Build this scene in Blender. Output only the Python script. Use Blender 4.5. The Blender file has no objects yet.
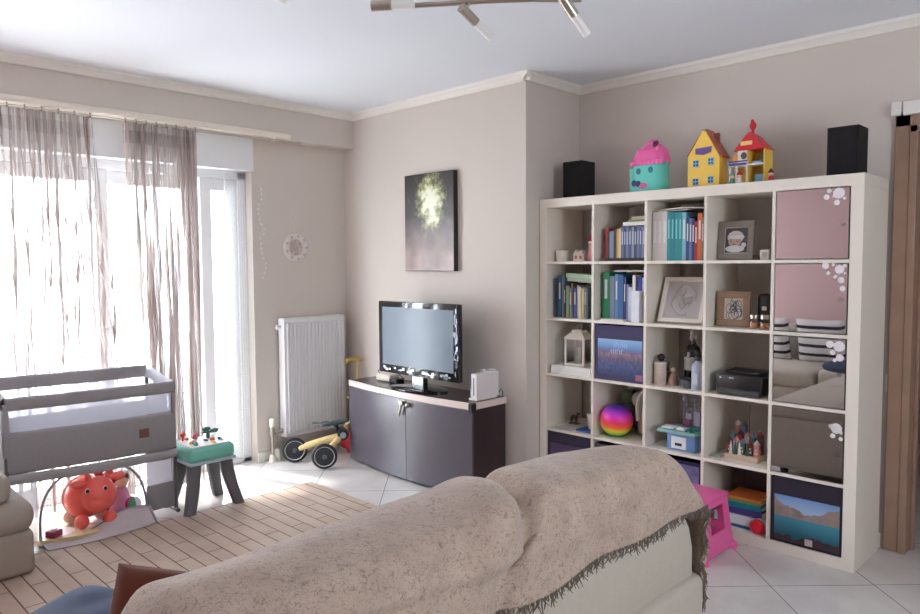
import bpy, bmesh, math, random
from mathutils import Vector, Matrix, noise
random.seed(7)
PI = math.pi
C = bpy.context.scene.collection
V = Vector

# ------------------------------------------------------------------ camera, world, exposure
cam_d = bpy.data.cameras.new('camera'); cam = bpy.data.objects.new('camera', cam_d); C.objects.link(cam)
f_px, yaw, pit, roll = 716.776, 0.777867, 0.0607999, -0.0062446
F = V((-math.sin(yaw)*math.cos(pit), math.cos(yaw)*math.cos(pit), -math.sin(pit)))
R = F.cross(V((0, 0, 1))).normalized(); U = R.cross(F)
R2 = R*math.cos(roll)+U*math.sin(roll); U2 = -R*math.sin(roll)+U*math.cos(roll)
m = Matrix((R2, U2, -F)).transposed().to_4x4(); m.translation = V((2.83289, -3.5971, 1.45257))
cam.matrix_world = m
cam_d.sensor_width = 36; cam_d.lens = f_px/920*36; cam_d.clip_start = 0.02
bpy.context.scene.camera = cam
sc = bpy.context.scene
sc.view_settings.view_transform = 'Standard'; sc.view_settings.look = 'None'
sc.view_settings.gamma = 1; sc.view_settings.use_curve_mapping = False
sc.view_settings.exposure = 0.98

w = bpy.data.worlds.new('sky'); sc.world = w; w.use_nodes = True
bg = w.node_tree.nodes['Background']; bg.inputs[0].default_value = (0.84, 0.92, 1.0, 1); bg.inputs[1].default_value = 11.0

def portal(name, loc, rot, sx, sy):
    d = bpy.data.lights.new(name, 'AREA'); d.shape = 'RECTANGLE'; d.size = sx; d.size_y = sy; d.energy = 1
    d.cycles.is_portal = True
    o = bpy.data.objects.new(name, d); C.objects.link(o); o.location = loc; o.rotation_euler = rot
portal('window_portal', (-2.12, -2.55, 1.06), (0, -PI/2, 0), 2.12, 3.3)
portal('fill_window_portal', (4.56, -2.0, 1.55), (0, PI/2, 0), 1.0, .9)  # samples sky through the added, unseen fill window
sd = bpy.data.lights.new('sun', 'SUN'); sd.energy = 5; sd.angle = math.radians(6); sd.color = (1, .97, .92)
so = bpy.data.objects.new('sun', sd); C.objects.link(so); so.rotation_euler = V((1, .30, -1.9)).to_track_quat('-Z', 'Y').to_euler()

# ------------------------------------------------------------------ materials
def lin(c):
    return tuple(((v/255)/12.92 if v/255 <= .04045 else ((v/255+.055)/1.055)**2.4) for v in c)
def mat(name, rgb, rough=.6, metal=0, noise_amt=.06, scale=20, bump=0, bscale=60, trans=0, emis=0, coat=0, alpha=1, spec=.5):
    M = bpy.data.materials.new(name); M.use_nodes = True
    n = M.node_tree.nodes; l = M.node_tree.links; b = n['Principled BSDF']
    c = lin(rgb)
    b.inputs['Roughness'].default_value = rough; b.inputs['Metallic'].default_value = metal
    b.inputs['Transmission Weight'].default_value = trans; b.inputs['Coat Weight'].default_value = coat
    b.inputs['Alpha'].default_value = alpha; b.inputs['Specular IOR Level'].default_value = spec
    tc = n.new('ShaderNodeTexCoord')
    if noise_amt:
        t = n.new('ShaderNodeTexNoise'); t.inputs['Scale'].default_value = scale; t.inputs['Detail'].default_value = 4
        l.new(tc.outputs['Object'], t.inputs['Vector'])
        mx = n.new('ShaderNodeMix'); mx.data_type = 'RGBA'
        mx.inputs[6].default_value = (*[v*(1-noise_amt) for v in c], 1); mx.inputs[7].default_value = (*[min(1, v*(1+noise_amt)) for v in c], 1)
        l.new(t.outputs['Fac'], mx.inputs[0]); l.new(mx.outputs[2], b.inputs['Base Color'])
    else: b.inputs['Base Color'].default_value = (*c, 1)
    if bump:
        t2 = n.new('ShaderNodeTexNoise'); t2.inputs['Scale'].default_value = bscale; l.new(tc.outputs['Object'], t2.inputs['Vector'])
        bp = n.new('ShaderNodeBump'); bp.inputs['Strength'].default_value = bump; bp.inputs['Distance'].default_value = .01
        l.new(t2.outputs['Fac'], bp.inputs['Height']); l.new(bp.outputs[0], b.inputs['Normal'])
    if emis: b.inputs['Emission Color'].default_value = (*c, 1); b.inputs['Emission Strength'].default_value = emis
    return M
_cache = {}
def col(r, g, b, rough=.5, **k):
    key = (r, g, b, rough, tuple(sorted(k.items())))
    if key not in _cache: _cache[key] = mat('paint_%d_%d_%d' % (r, g, b), (r, g, b), rough, **k)
    return _cache[key]
def nodes(M): return M.node_tree.nodes, M.node_tree.links, M.node_tree.nodes['Principled BSDF']
def ramp(n, stops, interp='LINEAR'):
    r = n.new('ShaderNodeValToRGB'); r.color_ramp.interpolation = interp
    e = r.color_ramp.elements
    while len(e) < len(stops): e.new(.5)
    for i, (p, c) in enumerate(stops): e[i].position = p; e[i].color = (*lin(c), 1)
    return r

wall_m = mat('wall_paint', (212, 202, 193), .85, scale=3, noise_amt=.02, bump=.05, bscale=200)
pink_m = mat('pink_wall_paint', (184, 154, 152), .85, scale=3, noise_amt=.02)
ceil_m = mat('ceiling_paint', (230, 233, 240), .9, scale=2, noise_amt=.01)
white_m = mat('white_lacquer', (234, 225, 212), .45, noise_amt=.01)
trim_m = mat('white_trim', (235, 230, 222), .6, noise_amt=.01)
upvc_m = mat('white_window_plastic', (232, 234, 236), .4, noise_amt=.01)
door_m = mat('brown_door_wood', (164, 132, 112), .45, noise_amt=.18, scale=9)
black_m = mat('matt_black', (22, 19, 20), .5, noise_amt=.05)
chrome_m = mat('brushed_nickel', (190, 180, 168), .28, metal=1, noise_amt=.03)
darkgrey_m = mat('dark_grey_plastic', (74, 74, 78), .5)

# floor: glossy tiles laid diagonally
floor_m = bpy.data.materials.new('diagonal_floor_tiles'); floor_m.use_nodes = True
n, l, b = nodes(floor_m)
tc = n.new('ShaderNodeTexCoord'); mp = n.new('ShaderNodeMapping'); mp.vector_type = 'POINT'
s2 = math.sqrt(.5); TS = .467
mp.inputs['Rotation'].default_value = (0, 0, PI/4)
ax, ay = 1.951*s2-(-.065)*s2, 1.951*s2+(-.065)*s2
mp.inputs['Location'].default_value = (-ax, -ay, 0)
l.new(tc.outputs['Object'], mp.inputs['Vector'])
br = n.new('ShaderNodeTexBrick'); br.offset = 0; br.inputs['Scale'].default_value = 1
br.inputs['Brick Width'].default_value = TS; br.inputs['Row Height'].default_value = TS
br.inputs['Mortar Size'].default_value = .0022; br.inputs['Mortar Smooth'].default_value = .1
br.inputs['Color1'].default_value = (*lin((222, 216, 212)), 1); br.inputs['Color2'].default_value = (*lin((217, 211, 207)), 1)
br.inputs['Mortar'].default_value = (*lin((120, 115, 112)), 1)
l.new(mp.outputs[0], br.inputs['Vector'])
nz = n.new('ShaderNodeTexNoise'); nz.inputs['Scale'].default_value = 5; nz.inputs['Detail'].default_value = 6; l.new(tc.outputs['Object'], nz.inputs['Vector'])
rr = ramp(n, [(.3, (238, 236, 234)), (.7, (255, 255, 255))]); l.new(nz.outputs['Fac'], rr.inputs[0])
mx = n.new('ShaderNodeMix'); mx.data_type = 'RGBA'; mx.blend_type = 'MULTIPLY'; mx.inputs[0].default_value = 1
l.new(br.outputs['Color'], mx.inputs[6]); l.new(rr.outputs[0], mx.inputs[7]); l.new(mx.outputs[2], b.inputs['Base Color'])
b.inputs['Roughness'].default_value = .22

# throw: beige weave with scattered dark fern strokes
def throw_material():
    M = bpy.data.materials.new('leaf_scribble_throw'); M.use_nodes = True
    n, l, b = nodes(M); tc = n.new('ShaderNodeTexCoord')
    base = ramp(n, [(.3, (176, 154, 138)), (.7, (192, 171, 154))])
    nz = n.new('ShaderNodeTexNoise'); nz.inputs['Scale'].default_value = 14; nz.inputs['Detail'].default_value = 5
    l.new(tc.outputs['Object'], nz.inputs['Vector']); l.new(nz.outputs['Fac'], base.inputs[0])
    last = base.outputs[0]
    for k, (sc_, w_) in enumerate(((34, .014), (47, .015), (60, .014))):
        d = n.new('ShaderNodeTexNoise'); d.inputs['Scale'].default_value = sc_; d.inputs['Detail'].default_value = 1.2; d.inputs['Distortion'].default_value = 1.2
        mpp = n.new('ShaderNodeMapping'); mpp.inputs['Location'].default_value = (k*3.7, k*1.3, 0); mpp.inputs['Rotation'].default_value = (0, 0, k*1.1)
        l.new(tc.outputs['Object'], mpp.inputs['Vector']); l.new(mpp.outputs[0], d.inputs['Vector'])
        a = n.new('ShaderNodeMath'); a.operation = 'SUBTRACT'; a.inputs[1].default_value = .5; l.new(d.outputs['Fac'], a.inputs[0])
        a2 = n.new('ShaderNodeMath'); a2.operation = 'ABSOLUTE'; l.new(a.outputs[0], a2.inputs[0])
        lt = n.new('ShaderNodeMath'); lt.operation = 'LESS_THAN'; lt.inputs[1].default_value = w_; l.new(a2.outputs[0], lt.inputs[0])
        g = n.new('ShaderNodeTexNoise'); g.inputs['Scale'].default_value = 60; l.new(mpp.outputs[0], g.inputs['Vector'])
        gt = n.new('ShaderNodeMath'); gt.operation = 'GREATER_THAN'; gt.inputs[1].default_value = .47; l.new(g.outputs['Fac'], gt.inputs[0])
        mu = n.new('ShaderNodeMath'); mu.operation = 'MULTIPLY'; l.new(lt.outputs[0], mu.inputs[0]); l.new(gt.outputs[0], mu.inputs[1])
        mu2 = n.new('ShaderNodeMath'); mu2.operation = 'MULTIPLY'; mu2.inputs[1].default_value = .55; l.new(mu.outputs[0], mu2.inputs[0])
        mx = n.new('ShaderNodeMix'); mx.data_type = 'RGBA'; l.new(mu2.outputs[0], mx.inputs[0]); l.new(last, mx.inputs[6])
        mx.inputs[7].default_value = (*lin((118, 104, 94)), 1); last = mx.outputs[2]
    l.new(last, b.inputs['Base Color']); b.inputs['Roughness'].default_value = .95; b.inputs['Specular IOR Level'].default_value = .15
    b.inputs['Sheen Weight'].default_value = .3
    w_ = n.new('ShaderNodeTexNoise'); w_.inputs['Scale'].default_value = 260; l.new(tc.outputs['Object'], w_.inputs['Vector'])
    bp = n.new('ShaderNodeBump'); bp.inputs['Strength'].default_value = .35; bp.inputs['Distance'].default_value = .004
    l.new(w_.outputs['Fac'], bp.inputs['Height']); l.new(bp.outputs[0], b.inputs['Normal'])
    return M
throw_m = throw_material()
sofa_m = mat('sofa_fabric', (188, 179, 166), .9, scale=40, noise_amt=.05, bump=.2, bscale=300, spec=.2)
fringe_m = mat('fringe_yarn', (120, 108, 98), .9)

def curtain_material():
    M = bpy.data.materials.new('crushed_sheer_fold_shading'); M.use_nodes = True
    n, l, b = nodes(M); out = n['Material Output']; n.remove(b)
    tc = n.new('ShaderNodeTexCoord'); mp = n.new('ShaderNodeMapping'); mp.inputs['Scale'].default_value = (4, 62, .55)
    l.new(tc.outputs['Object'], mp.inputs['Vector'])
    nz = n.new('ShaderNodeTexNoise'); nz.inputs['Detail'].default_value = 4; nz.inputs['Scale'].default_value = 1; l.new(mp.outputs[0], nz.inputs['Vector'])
    r = n.new('ShaderNodeValToRGB'); r.color_ramp.elements[0].position = .45; r.color_ramp.elements[0].color = (.20, .20, .20, 1)  # opaque dark streaks stand in for shading in the pleat folds
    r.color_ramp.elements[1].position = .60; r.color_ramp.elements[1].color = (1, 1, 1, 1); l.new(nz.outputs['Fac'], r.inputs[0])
    df = n.new('ShaderNodeBsdfDiffuse'); df.inputs[0].default_value = (*lin((172, 158, 153)), 1)
    tl = n.new('ShaderNodeBsdfTranslucent'); tl.inputs[0].default_value = (*lin((190, 178, 174)), 1)
    m1 = n.new('ShaderNodeMixShader'); m1.inputs[0].default_value = .09; l.new(df.outputs[0], m1.inputs[1]); l.new(tl.outputs[0], m1.inputs[2])
    tr = n.new('ShaderNodeBsdfTransparent'); m2 = n.new('ShaderNodeMixShader')
    l.new(r.outputs[0], m2.inputs[0]); l.new(tr.outputs[0], m2.inputs[1]); l.new(m1.outputs[0], m2.inputs[2]); l.new(m2.outputs[0], out.inputs[0])
    return M
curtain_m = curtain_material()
def net_material(name, rgb, op, translucent=.4):
    M = bpy.data.materials.new(name); M.use_nodes = True
    n, l, b = nodes(M); out = n['Material Output']; n.remove(b)
    df = n.new('ShaderNodeBsdfDiffuse'); df.inputs[0].default_value = (*lin(rgb), 1)
    tl = n.new('ShaderNodeBsdfTranslucent'); tl.inputs[0].default_value = (*lin(rgb), 1)
    m1 = n.new('ShaderNodeMixShader'); m1.inputs[0].default_value = translucent; l.new(df.outputs[0], m1.inputs[1]); l.new(tl.outputs[0], m1.inputs[2])
    tr = n.new('ShaderNodeBsdfTransparent'); m2 = n.new('ShaderNodeMixShader'); m2.inputs[0].default_value = op
    l.new(tr.outputs[0], m2.inputs[1]); l.new(m1.outputs[0], m2.inputs[2]); l.new(m2.outputs[0], out.inputs[0])
    return M
net_m = net_material('white_netting', (205, 205, 215), .5)
lace_m = net_material('white_lace_sheer', (240, 240, 240), .22, .7)
def glass_material(name, tint=(1, 1, 1), gl=.08):
    M = bpy.data.materials.new(name); M.use_nodes = True
    n, l, b = nodes(M); out = n['Material Output']; n.remove(b)
    tr = n.new('ShaderNodeBsdfTransparent'); tr.inputs[0].default_value = (*tint, 1)
    g = n.new('ShaderNodeBsdfGlossy'); g.inputs['Roughness'].default_value = .02
    m2 = n.new('ShaderNodeMixShader'); m2.inputs[0].default_value = gl; l.new(tr.outputs[0], m2.inputs[1]); l.new(g.outputs[0], m2.inputs[2]); l.new(m2.outputs[0], out.inputs[0])
    return M
glass_m = glass_material('window_glass'); jarglass_m = glass_material('clear_glass', (.92, .94, .94), .06)
mirror_m = mat('mirror_silver', (222, 218, 220), .015, metal=1, noise_amt=0)

# ------------------------------------------------------------------ mesh builder
class MB:
    def __init__(s): s.bm = bmesh.new(); s.mi = 0
    def _fin(s, before, mtx=None):
        vs = [v for v in s.bm.verts if v not in before]
        if mtx is not None: bmesh.ops.transform(s.bm, matrix=mtx, verts=vs)
        for fc in s.bm.faces:
            if fc.verts[0] not in before: fc.material_index = s.mi
        return vs
    def box(s, x0, x1, y0, y1, z0, z1, bev=0, mtx=None, seg=2):
        before = set(s.bm.verts)
        r = bmesh.ops.create_cube(s.bm, size=1)
        bmesh.ops.transform(s.bm, matrix=Matrix.Translation(((x0+x1)/2, (y0+y1)/2, (z0+z1)/2)) @ Matrix.Diagonal((abs(x1-x0), abs(y1-y0), abs(z1-z0), 1)), verts=r['verts'])
        if bev:
            es = list({e for v in r['verts'] for e in v.link_edges})
            bmesh.ops.bevel(s.bm, geom=es, offset=bev, segments=seg, profile=.5, affect='EDGES')
        s._fin(before, mtx); return s
    def cyl(s, p0, p1, r0, r1=None, seg=20, mtx=None):
        before = set(s.bm.verts); r1 = r0 if r1 is None else r1
        p0 = V(p0); p1 = V(p1); d = p1-p0
        q = d.to_track_quat('Z', 'Y').to_matrix().to_4x4(); q.translation = (p0+p1)/2
        bmesh.ops.create_cone(s.bm, cap_ends=True, segments=seg, radius1=r0, radius2=r1, depth=d.length, matrix=q)
        s._fin(before, mtx); return s
    def ball(s, c, rx, ry=None, rz=None, seg=20, mtx=None):
        before = set(s.bm.verts); ry = ry or rx; rz = rz or rx
        bmesh.ops.create_uvsphere(s.bm, u_segments=seg, v_segments=max(8, seg//2+2), radius=1, matrix=Matrix.Translation(c) @ Matrix.Diagonal((rx, ry, rz, 1)))
        s._fin(before, mtx); return s
    def lathe(s, prof, c=(0, 0, 0), seg=24, mtx=None):
        before = set(s.bm.verts); rings = []
        for r, z in prof:
            rings.append([s.bm.verts.new((c[0]+r*math.cos(2*PI*i/seg), c[1]+r*math.sin(2*PI*i/seg), c[2]+z)) for i in range(seg)])
        for a, b2 in zip(rings, rings[1:]):
            for i in range(seg): s.bm.faces.new((a[i], a[(i+1) % seg], b2[(i+1) % seg], b2[i]))
        if prof[0][0] > 1e-4: s.bm.faces.new(list(reversed(rings[0])))
        if prof[-1][0] > 1e-4: s.bm.faces.new(rings[-1])
        s._fin(before, mtx); return s
    def prism(s, poly, z0, z1, mtx=None, bev=0):
        """polygon in xy extruded along z; use mtx to orient"""
        before = set(s.bm.verts)
        a = [s.bm.verts.new((x, y, z0)) for x, y in poly]; b2 = [s.bm.verts.new((x, y, z1)) for x, y in poly]
        k = len(poly); fs = [s.bm.faces.new(list(reversed(a))), s.bm.faces.new(b2)]
        for i in range(k): fs.append(s.bm.faces.new((a[i], a[(i+1) % k], b2[(i+1) % k], b2[i])))
        if bev:
            es = [e for e in {e for f_ in fs for e in f_.edges} if (e.verts[0] in a) == (e.verts[1] in a)]
            bmesh.ops.bevel(s.bm, geom=es, offset=bev, segments=2, profile=.5, affect='EDGES')
        s._fin(before, mtx); return s
    def tube(s, pts, r, seg=10, closed=False, mtx=None, cap=True):
        before = set(s.bm.verts); pts = [V(p) for p in pts]; N = len(pts); rings = []
        up = V((0, 0, 1)); prev = None
        for i, p in enumerate(pts):
            if closed: t = pts[(i+1) % N]-pts[i-1]
            else: t = pts[min(i+1, N-1)]-pts[max(i-1, 0)]
            t.normalize()
            if prev is None:
                a = t.cross(up)
                if a.length < .1: a = t.cross(V((1, 0, 0)))
            else: a = prev-t*prev.dot(t)
            a.normalize(); prev = a; bb = t.cross(a)
            rr_ = r[i] if isinstance(r, (list, tuple)) else r
            rings.append([s.bm.verts.new(p+(a*math.cos(2*PI*k/seg)+bb*math.sin(2*PI*k/seg))*rr_) for k in range(seg)])
        for i in range(N if closed else N-1):
            a, b2 = rings[i], rings[(i+1) % N]
            for k in range(seg): s.bm.faces.new((a[k], a[(k+1) % seg], b2[(k+1) % seg], b2[k]))
        if not closed and cap: s.bm.faces.new(list(reversed(rings[0]))); s.bm.faces.new(rings[-1])
        s._fin(before, mtx); return s
    def grid(s, fn, nu, nv, closed_u=False):
        before = set(s.bm.verts)
        g = [[s.bm.verts.new(fn(i/nu, j/nv)) for j in range(nv+1)] for i in range(nu if closed_u else nu+1)]
        for i in range(nu):
            a = g[i]; b2 = g[(i+1) % len(g)]
            for j in range(nv): s.bm.faces.new((a[j], b2[j], b2[j+1], a[j+1]))
        s._fin(before); return s
    def use(s, i): s.mi = i; return s

def tag(o, label=None, cat=None, group=None, kind=None):
    if label: o['label'] = label
    if cat: o['category'] = cat
    if group: o['group'] = group
    if kind: o['kind'] = kind
    return o
def obj(name, b, mats, parent=None, smooth=False, solid=0, subsurf=0, loc=None, label=None):
    me = bpy.data.meshes.new(name)
    bmesh.ops.recalc_face_normals(b.bm, faces=b.bm.faces)
    b.bm.to_mesh(me); b.bm.free()
    for mm in (mats if isinstance(mats, (list, tuple)) else [mats]): me.materials.append(mm)
    if smooth:
        me.polygons.foreach_set('use_smooth', [True]*len(me.polygons))
        if smooth != 'all': me.set_sharp_from_angle(angle=math.radians(40))
    o = bpy.data.objects.new(name, me); C.objects.link(o)
    if parent: o.parent = parent
    if loc: o.location = loc
    if solid: md = o.modifiers.new('solid', 'SOLIDIFY'); md.thickness = solid; md.offset = 0
    if subsurf: md = o.modifiers.new('sub', 'SUBSURF'); md.levels = subsurf; md.render_levels = subsurf
    if label: o['label'] = label
    return o
def thing(name, label, cat, loc=(0, 0, 0), rz=0, group=None):
    o = bpy.data.objects.new(name, None); C.objects.link(o); o.empty_display_size = .05
    o.location = loc; o.rotation_euler = (0, 0, rz); return tag(o, label, cat, group)
def struct(name, b, m_, parent=None, **k):
    o = obj(name, b, m_, parent, **k)
    if not parent: o['kind'] = 'structure'
    return o
def bx(*a, **k): return MB().box(*a, **k)
def soft_box(sx, sy, sz, amp=.0, pw=.35, nu=20):
    """cushion: closed pillow form centred at origin"""
    b = MB(); N = nu
    def P(u, v, sgn):
        x = (u*2-1); y = (v*2-1)
        e = max(0, (1-abs(x)**4)*(1-abs(y)**4))**pw
        k = 1-.06*(1-abs(x))*abs(y)**2; k2 = 1-.06*(1-abs(y))*abs(x)**2
        return V((x*sx/2*k2, y*sy/2*k, sgn*sz/2*e + amp*noise.noise(V((x*2, y*2, sgn+sx*9)))*e))
    b.grid(lambda u, v: P(u, v, 1), N, N); b.grid(lambda u, v: P(u, v, -1), N, N)
    bmesh.ops.remove_doubles(b.bm, verts=b.bm.verts, dist=1e-5)
    return b

# ------------------------------------------------------------------ room shell
XW, YT, XC, YB, H = -1.868, -.13, -.005, .43, 2.615
XR, YF = 4.55, -4.35
struct('floor', bx(-2.1, XR+.1, YF-.1, 3.0, -.1, 0), floor_m)
struct('ceiling', bx(-2.3, XR+.1, YF-.1, 3.0, H, H+.1), ceil_m)
# window wall with opening y -4.15..-0.95, z 0..2.12
b = MB(); b.box(-2.13, XW, -.95, YT+.2, 0, H); b.box(-2.13, XW, YF-.1, -4.15, 0, H); b.box(-2.13, XW, -4.15, -.95, 2.34, H)
struct('wall_left', b, wall_m)
struct('wall_tv', bx(XW-.02, XC, YT, YB+.2, 0, H), wall_m)
b = MB(); b.box(XC-.02, 1.93, YB, YB+.14, 0, H); b.box(1.93, 2.80, YB, YB+.14, 2.10, H); b.box(2.80, XR+.1, YB, YB+.14, 0, H)
struct('wall_back', b, wall_m)
struct('wall_front', bx(-2.13, XR+.1, YF-.12, YF, 0, H), pink_m)
b = MB(); b.box(XR, XR+.12, YF, -2.5, 0, H); b.box(XR, XR+.12, -1.5, YB+.2, 0, H); b.box(XR, XR+.12, -2.5, -1.5, 0, 1.0); b.box(XR, XR+.12, -2.5, -1.5, 2.1, H)
struct('wall_right', b, wall_m)
# hallway behind door
b = MB(); b.box(1.3, XR, 2.6, 2.7, 0, H); b.box(1.28, 1.38, YB+.14, 2.6, 0, H); b.box(XR, XR+.1, YB+.14, 2.7, 0, H)
struct('wall_hallway', b, wall_m)
# soffit above window
struct('trim_1', bx(XW, -1.742, YF, YT, 2.352, H), wall_m)
# curtain wall cornices
def cornice(name, p0, p1, nrm):
    prof = [(0, 0), (.012, 0), (.016, -.0), (.02, .012), (.034, .026), (.046, .034), (.05, .05), (0, .05)]
    b = MB(); p0 = V((*p0, H-.05)); p1 = V((*p1, H-.05)); nn = V((*nrm, 0))
    A = [b.bm.verts.new(p0+nn*x+V((0, 0, z))) for x, z in prof]; B = [b.bm.verts.new(p1+nn*x+V((0, 0, z))) for x, z in prof]
    for i in range(len(prof)): b.bm.faces.new((A[i], A[(i+1) % len(prof)], B[(i+1) % len(prof)], B[i]))
    b.bm.faces.new(A); b.bm.faces.new(list(reversed(B)))
    struct(name, b, trim_m)
cornice('trim_2', (-1.742, YF), (-1.742, YT), (1, 0))
cornice('trim_3', (-1.742, YT), (XC+.045, YT), (0, -1))
cornice('trim_4', (XC, YT-.045), (XC, YB), (1, 0))
cornice('trim_5', (XC, YB), (XR, YB), (0, -1))
cornice('trim_6', (-1.742, YF), (XR, YF), (0, 1))
# baseboards
struct('baseboard_left', bx(XW, XW+.012, -.95, YT, 0, .075, bev=.003), trim_m)
struct('baseboard_tv', bx(XW+.012, XC, YT-.012, YT, 0, .075, bev=.003), trim_m)
struct('baseboard_corner', bx(XC, XC+.01, YT, YB-.012, 0, .075, bev=.003), trim_m)
struct('baseboard_back', bx(XC+.01, 1.85, YB-.012, YB, 0, .075, bev=.003), trim_m)
struct('baseboard_hallway', bx(1.38, XR, 2.588, 2.6, 0, .08, bev=.003), trim_m)

# balcony door / window_1 : frame, sashes, glass, shutter box
wn = thing('window_1', None, None); wn['kind'] = 'structure'
b = MB()
b.box(-2.07, -1.95, -1.02, -.95, 0, 2.12, bev=.006); b.box(-2.07, -1.95, -4.15, -4.08, 0, 2.12, bev=.006)
b.box(-2.07, -1.95, -4.15, -.95, 2.06, 2.13, bev=.006); b.box(-2.07, -1.95, -4.15, -.95, 0, .035, bev=.004)
obj('window_frame', b, upvc_m, wn)
def sash(y0, y1, x, hy=None):
    b = MB(); t = .085
    b.box(x-.025, x+.025, y0, y0+t, .035, 2.06, bev=.006); b.box(x-.025, x+.025, y1-t, y1, .035, 2.06, bev=.006)
    b.box(x-.025, x+.025, y0+t, y1-t, .035, .035+t, bev=.006); b.box(x-.025, x+.025, y0+t, y1-t, 2.06-t, 2.06, bev=.006)
    s_ = obj('sash', b, upvc_m, wn)
    obj('glass_pane', bx(x-.004, x+.004, y0+t, y1-t, .035+t, 2.06-t), glass_m, s_)
    if hy: obj('window_handle', MB().box(x+.025, x+.033, hy-.013, hy+.013, .98, 1.14, bev=.003).box(x+.033, x+.07, hy-.01, hy+.01, 1.04, 1.06, bev=.003).box(x+.055, x+.07, hy-.01, hy+.01, .93, 1.06, bev=.003), upvc_m, s_)
sash(-1.295, -1.02, -1.985)
sash(-2.02, -1.285, -2.04, -1.33)
sash(-3.1, -1.90, -1.985, -1.95)
sash(-4.08, -3.02, -2.04)
# roller shutter slats lowered a little
b = MB()
for k in range(4): b.box(-2.105, -2.09, -4.1, -1.0, 2.0+k*.045, 2.0+k*.045+.038, bev=.004)
obj('roller_shutter', b, upvc_m, wn)
struct('trim_7', bx(-2.07, XW+.012, -4.15, -.935, 2.12, 2.352, bev=.004), upvc_m)   # shutter box cover
struct('trim_8', bx(-3.6, -2.1, -5.0, 0.3, -.12, -.02), mat('balcony_tiles', (215, 212, 205), .6))
# rear window, out of view, added to let in fill light
w2 = thing('added_fill_window', None, None); w2['kind'] = 'structure'
b = MB(); b.box(XR+.02, XR+.09, -2.5, -2.43, 1.0, 2.1, bev=.005); b.box(XR+.02, XR+.09, -1.57, -1.5, 1.0, 2.1, bev=.005)
b.box(XR+.02, XR+.09, -2.43, -1.57, 1.0, 1.07, bev=.005); b.box(XR+.02, XR+.09, -2.43, -1.57, 2.03, 2.1, bev=.005)
obj('window_frame', b, upvc_m, w2)
obj('glass_pane', bx(XR+.05, XR+.058, -2.43, -1.57, 1.07, 2.03), glass_m, w2)

# door 1 : casing, jamb, open leaf
d1 = thing('door_1', None, None); d1['kind'] = 'structure'
b = MB()
b.box(1.865, 1.935, YB-.022, YB, 0, 2.17, bev=.006); b.box(2.795, 2.865, YB-.022, YB, 0, 2.17, bev=.006); b.box(1.865, 2.865, YB-.022, YB, 2.095, 2.17, bev=.006)
b.box(1.93, 1.965, YB-.028, YB+.17, 0, 2.10, bev=.004); b.box(2.765, 2.80, YB-.028, YB+.17, 0, 2.10, bev=.004); b.box(1.93, 2.80, YB-.028, YB+.17, 2.065, 2.10, bev=.004)
b.box(1.965, 1.98, YB+.06, YB+.10, 0, 2.065, bev=.003)
obj('door_frame', b, door_m, d1)
lf = MB(); lf.box(2.74, 2.78, YB+.17, YB+.97, .01, 2.06, bev=.004)
lf = obj('door_leaf', lf, door_m, d1)
obj('door_handle', MB().cyl((2.74, YB+.9, 1.02), (2.69, YB+.9, 1.02), .009).tube([(2.695, YB+.9, 1.02), (2.69, YB+.85, 1.02), (2.69, YB+.78, 1.018)], .008), chrome_m, lf)

# ------------------------------------------------------------------ shelving unit
T, CW, D = .055, .335, .016; P = CW+D
def cx0(c): return T+P*(c-1)
def cz0(r): return 1.85-T-P*(r-1)-CW
sh = thing('cube_shelf', 'tall white open shelving unit with twenty-five square cubbies against the beige wall', 'shelf')
obj('top_panel', bx(0, 1.85, 0, .39, 1.85-T, 1.85, bev=.0015), white_m, sh)
obj('bottom_panel', bx(T, 1.85-T, 0, .39, 0, T, bev=.0015), white_m, sh)
obj('side_panel', bx(0, T, 0, .39, 0, 1.85-T, bev=.0015), white_m, sh)
obj('side_panel', bx(1.85-T, 1.85, 0, .39, 0, 1.85-T, bev=.0015), white_m, sh)
for c in range(1, 5): obj('divider', bx(cx0(c)+CW, cx0(c)+P, .002, .39, T, 1.85-T), white_m, sh)
for r in range(1, 5):
    for c in range(1, 6): obj('shelf_board', bx(cx0(c), cx0(c)+CW, .001, .39, cz0(r)-D, cz0(r)), white_m, sh)
dot_m = mat('white_dot_sticker', (232, 226, 226), .6, noise_amt=0)
dots = {1: [(.285, .305, .026), (.243, .318, .011), (.232, .290, .013), (.278, .262, .014), (.31, .28, .007), (.262, .292, .005)],
        2: [(.235, .322, .016), (.296, .305, .021), (.318, .322, .009), (.248, .287, .009), (.278, .270, .009), (.303, .255, .015), (.311, .216, .013), (.268, .326, .007), (.32, .288, .006)],
        3: [(.262, .305, .018), (.303, .298, .026), (.275, .267, .012), (.307, .245, .018), (.285, .232, .009)],
        4: [(.30, .262, .026), (.275, .27, .01), (.285, .225, .012), (.32, .215, .010), (.32, .245, .008)]}
door_names = {1: 'top', 2: 'second', 3: 'third', 4: 'fourth'}
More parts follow.
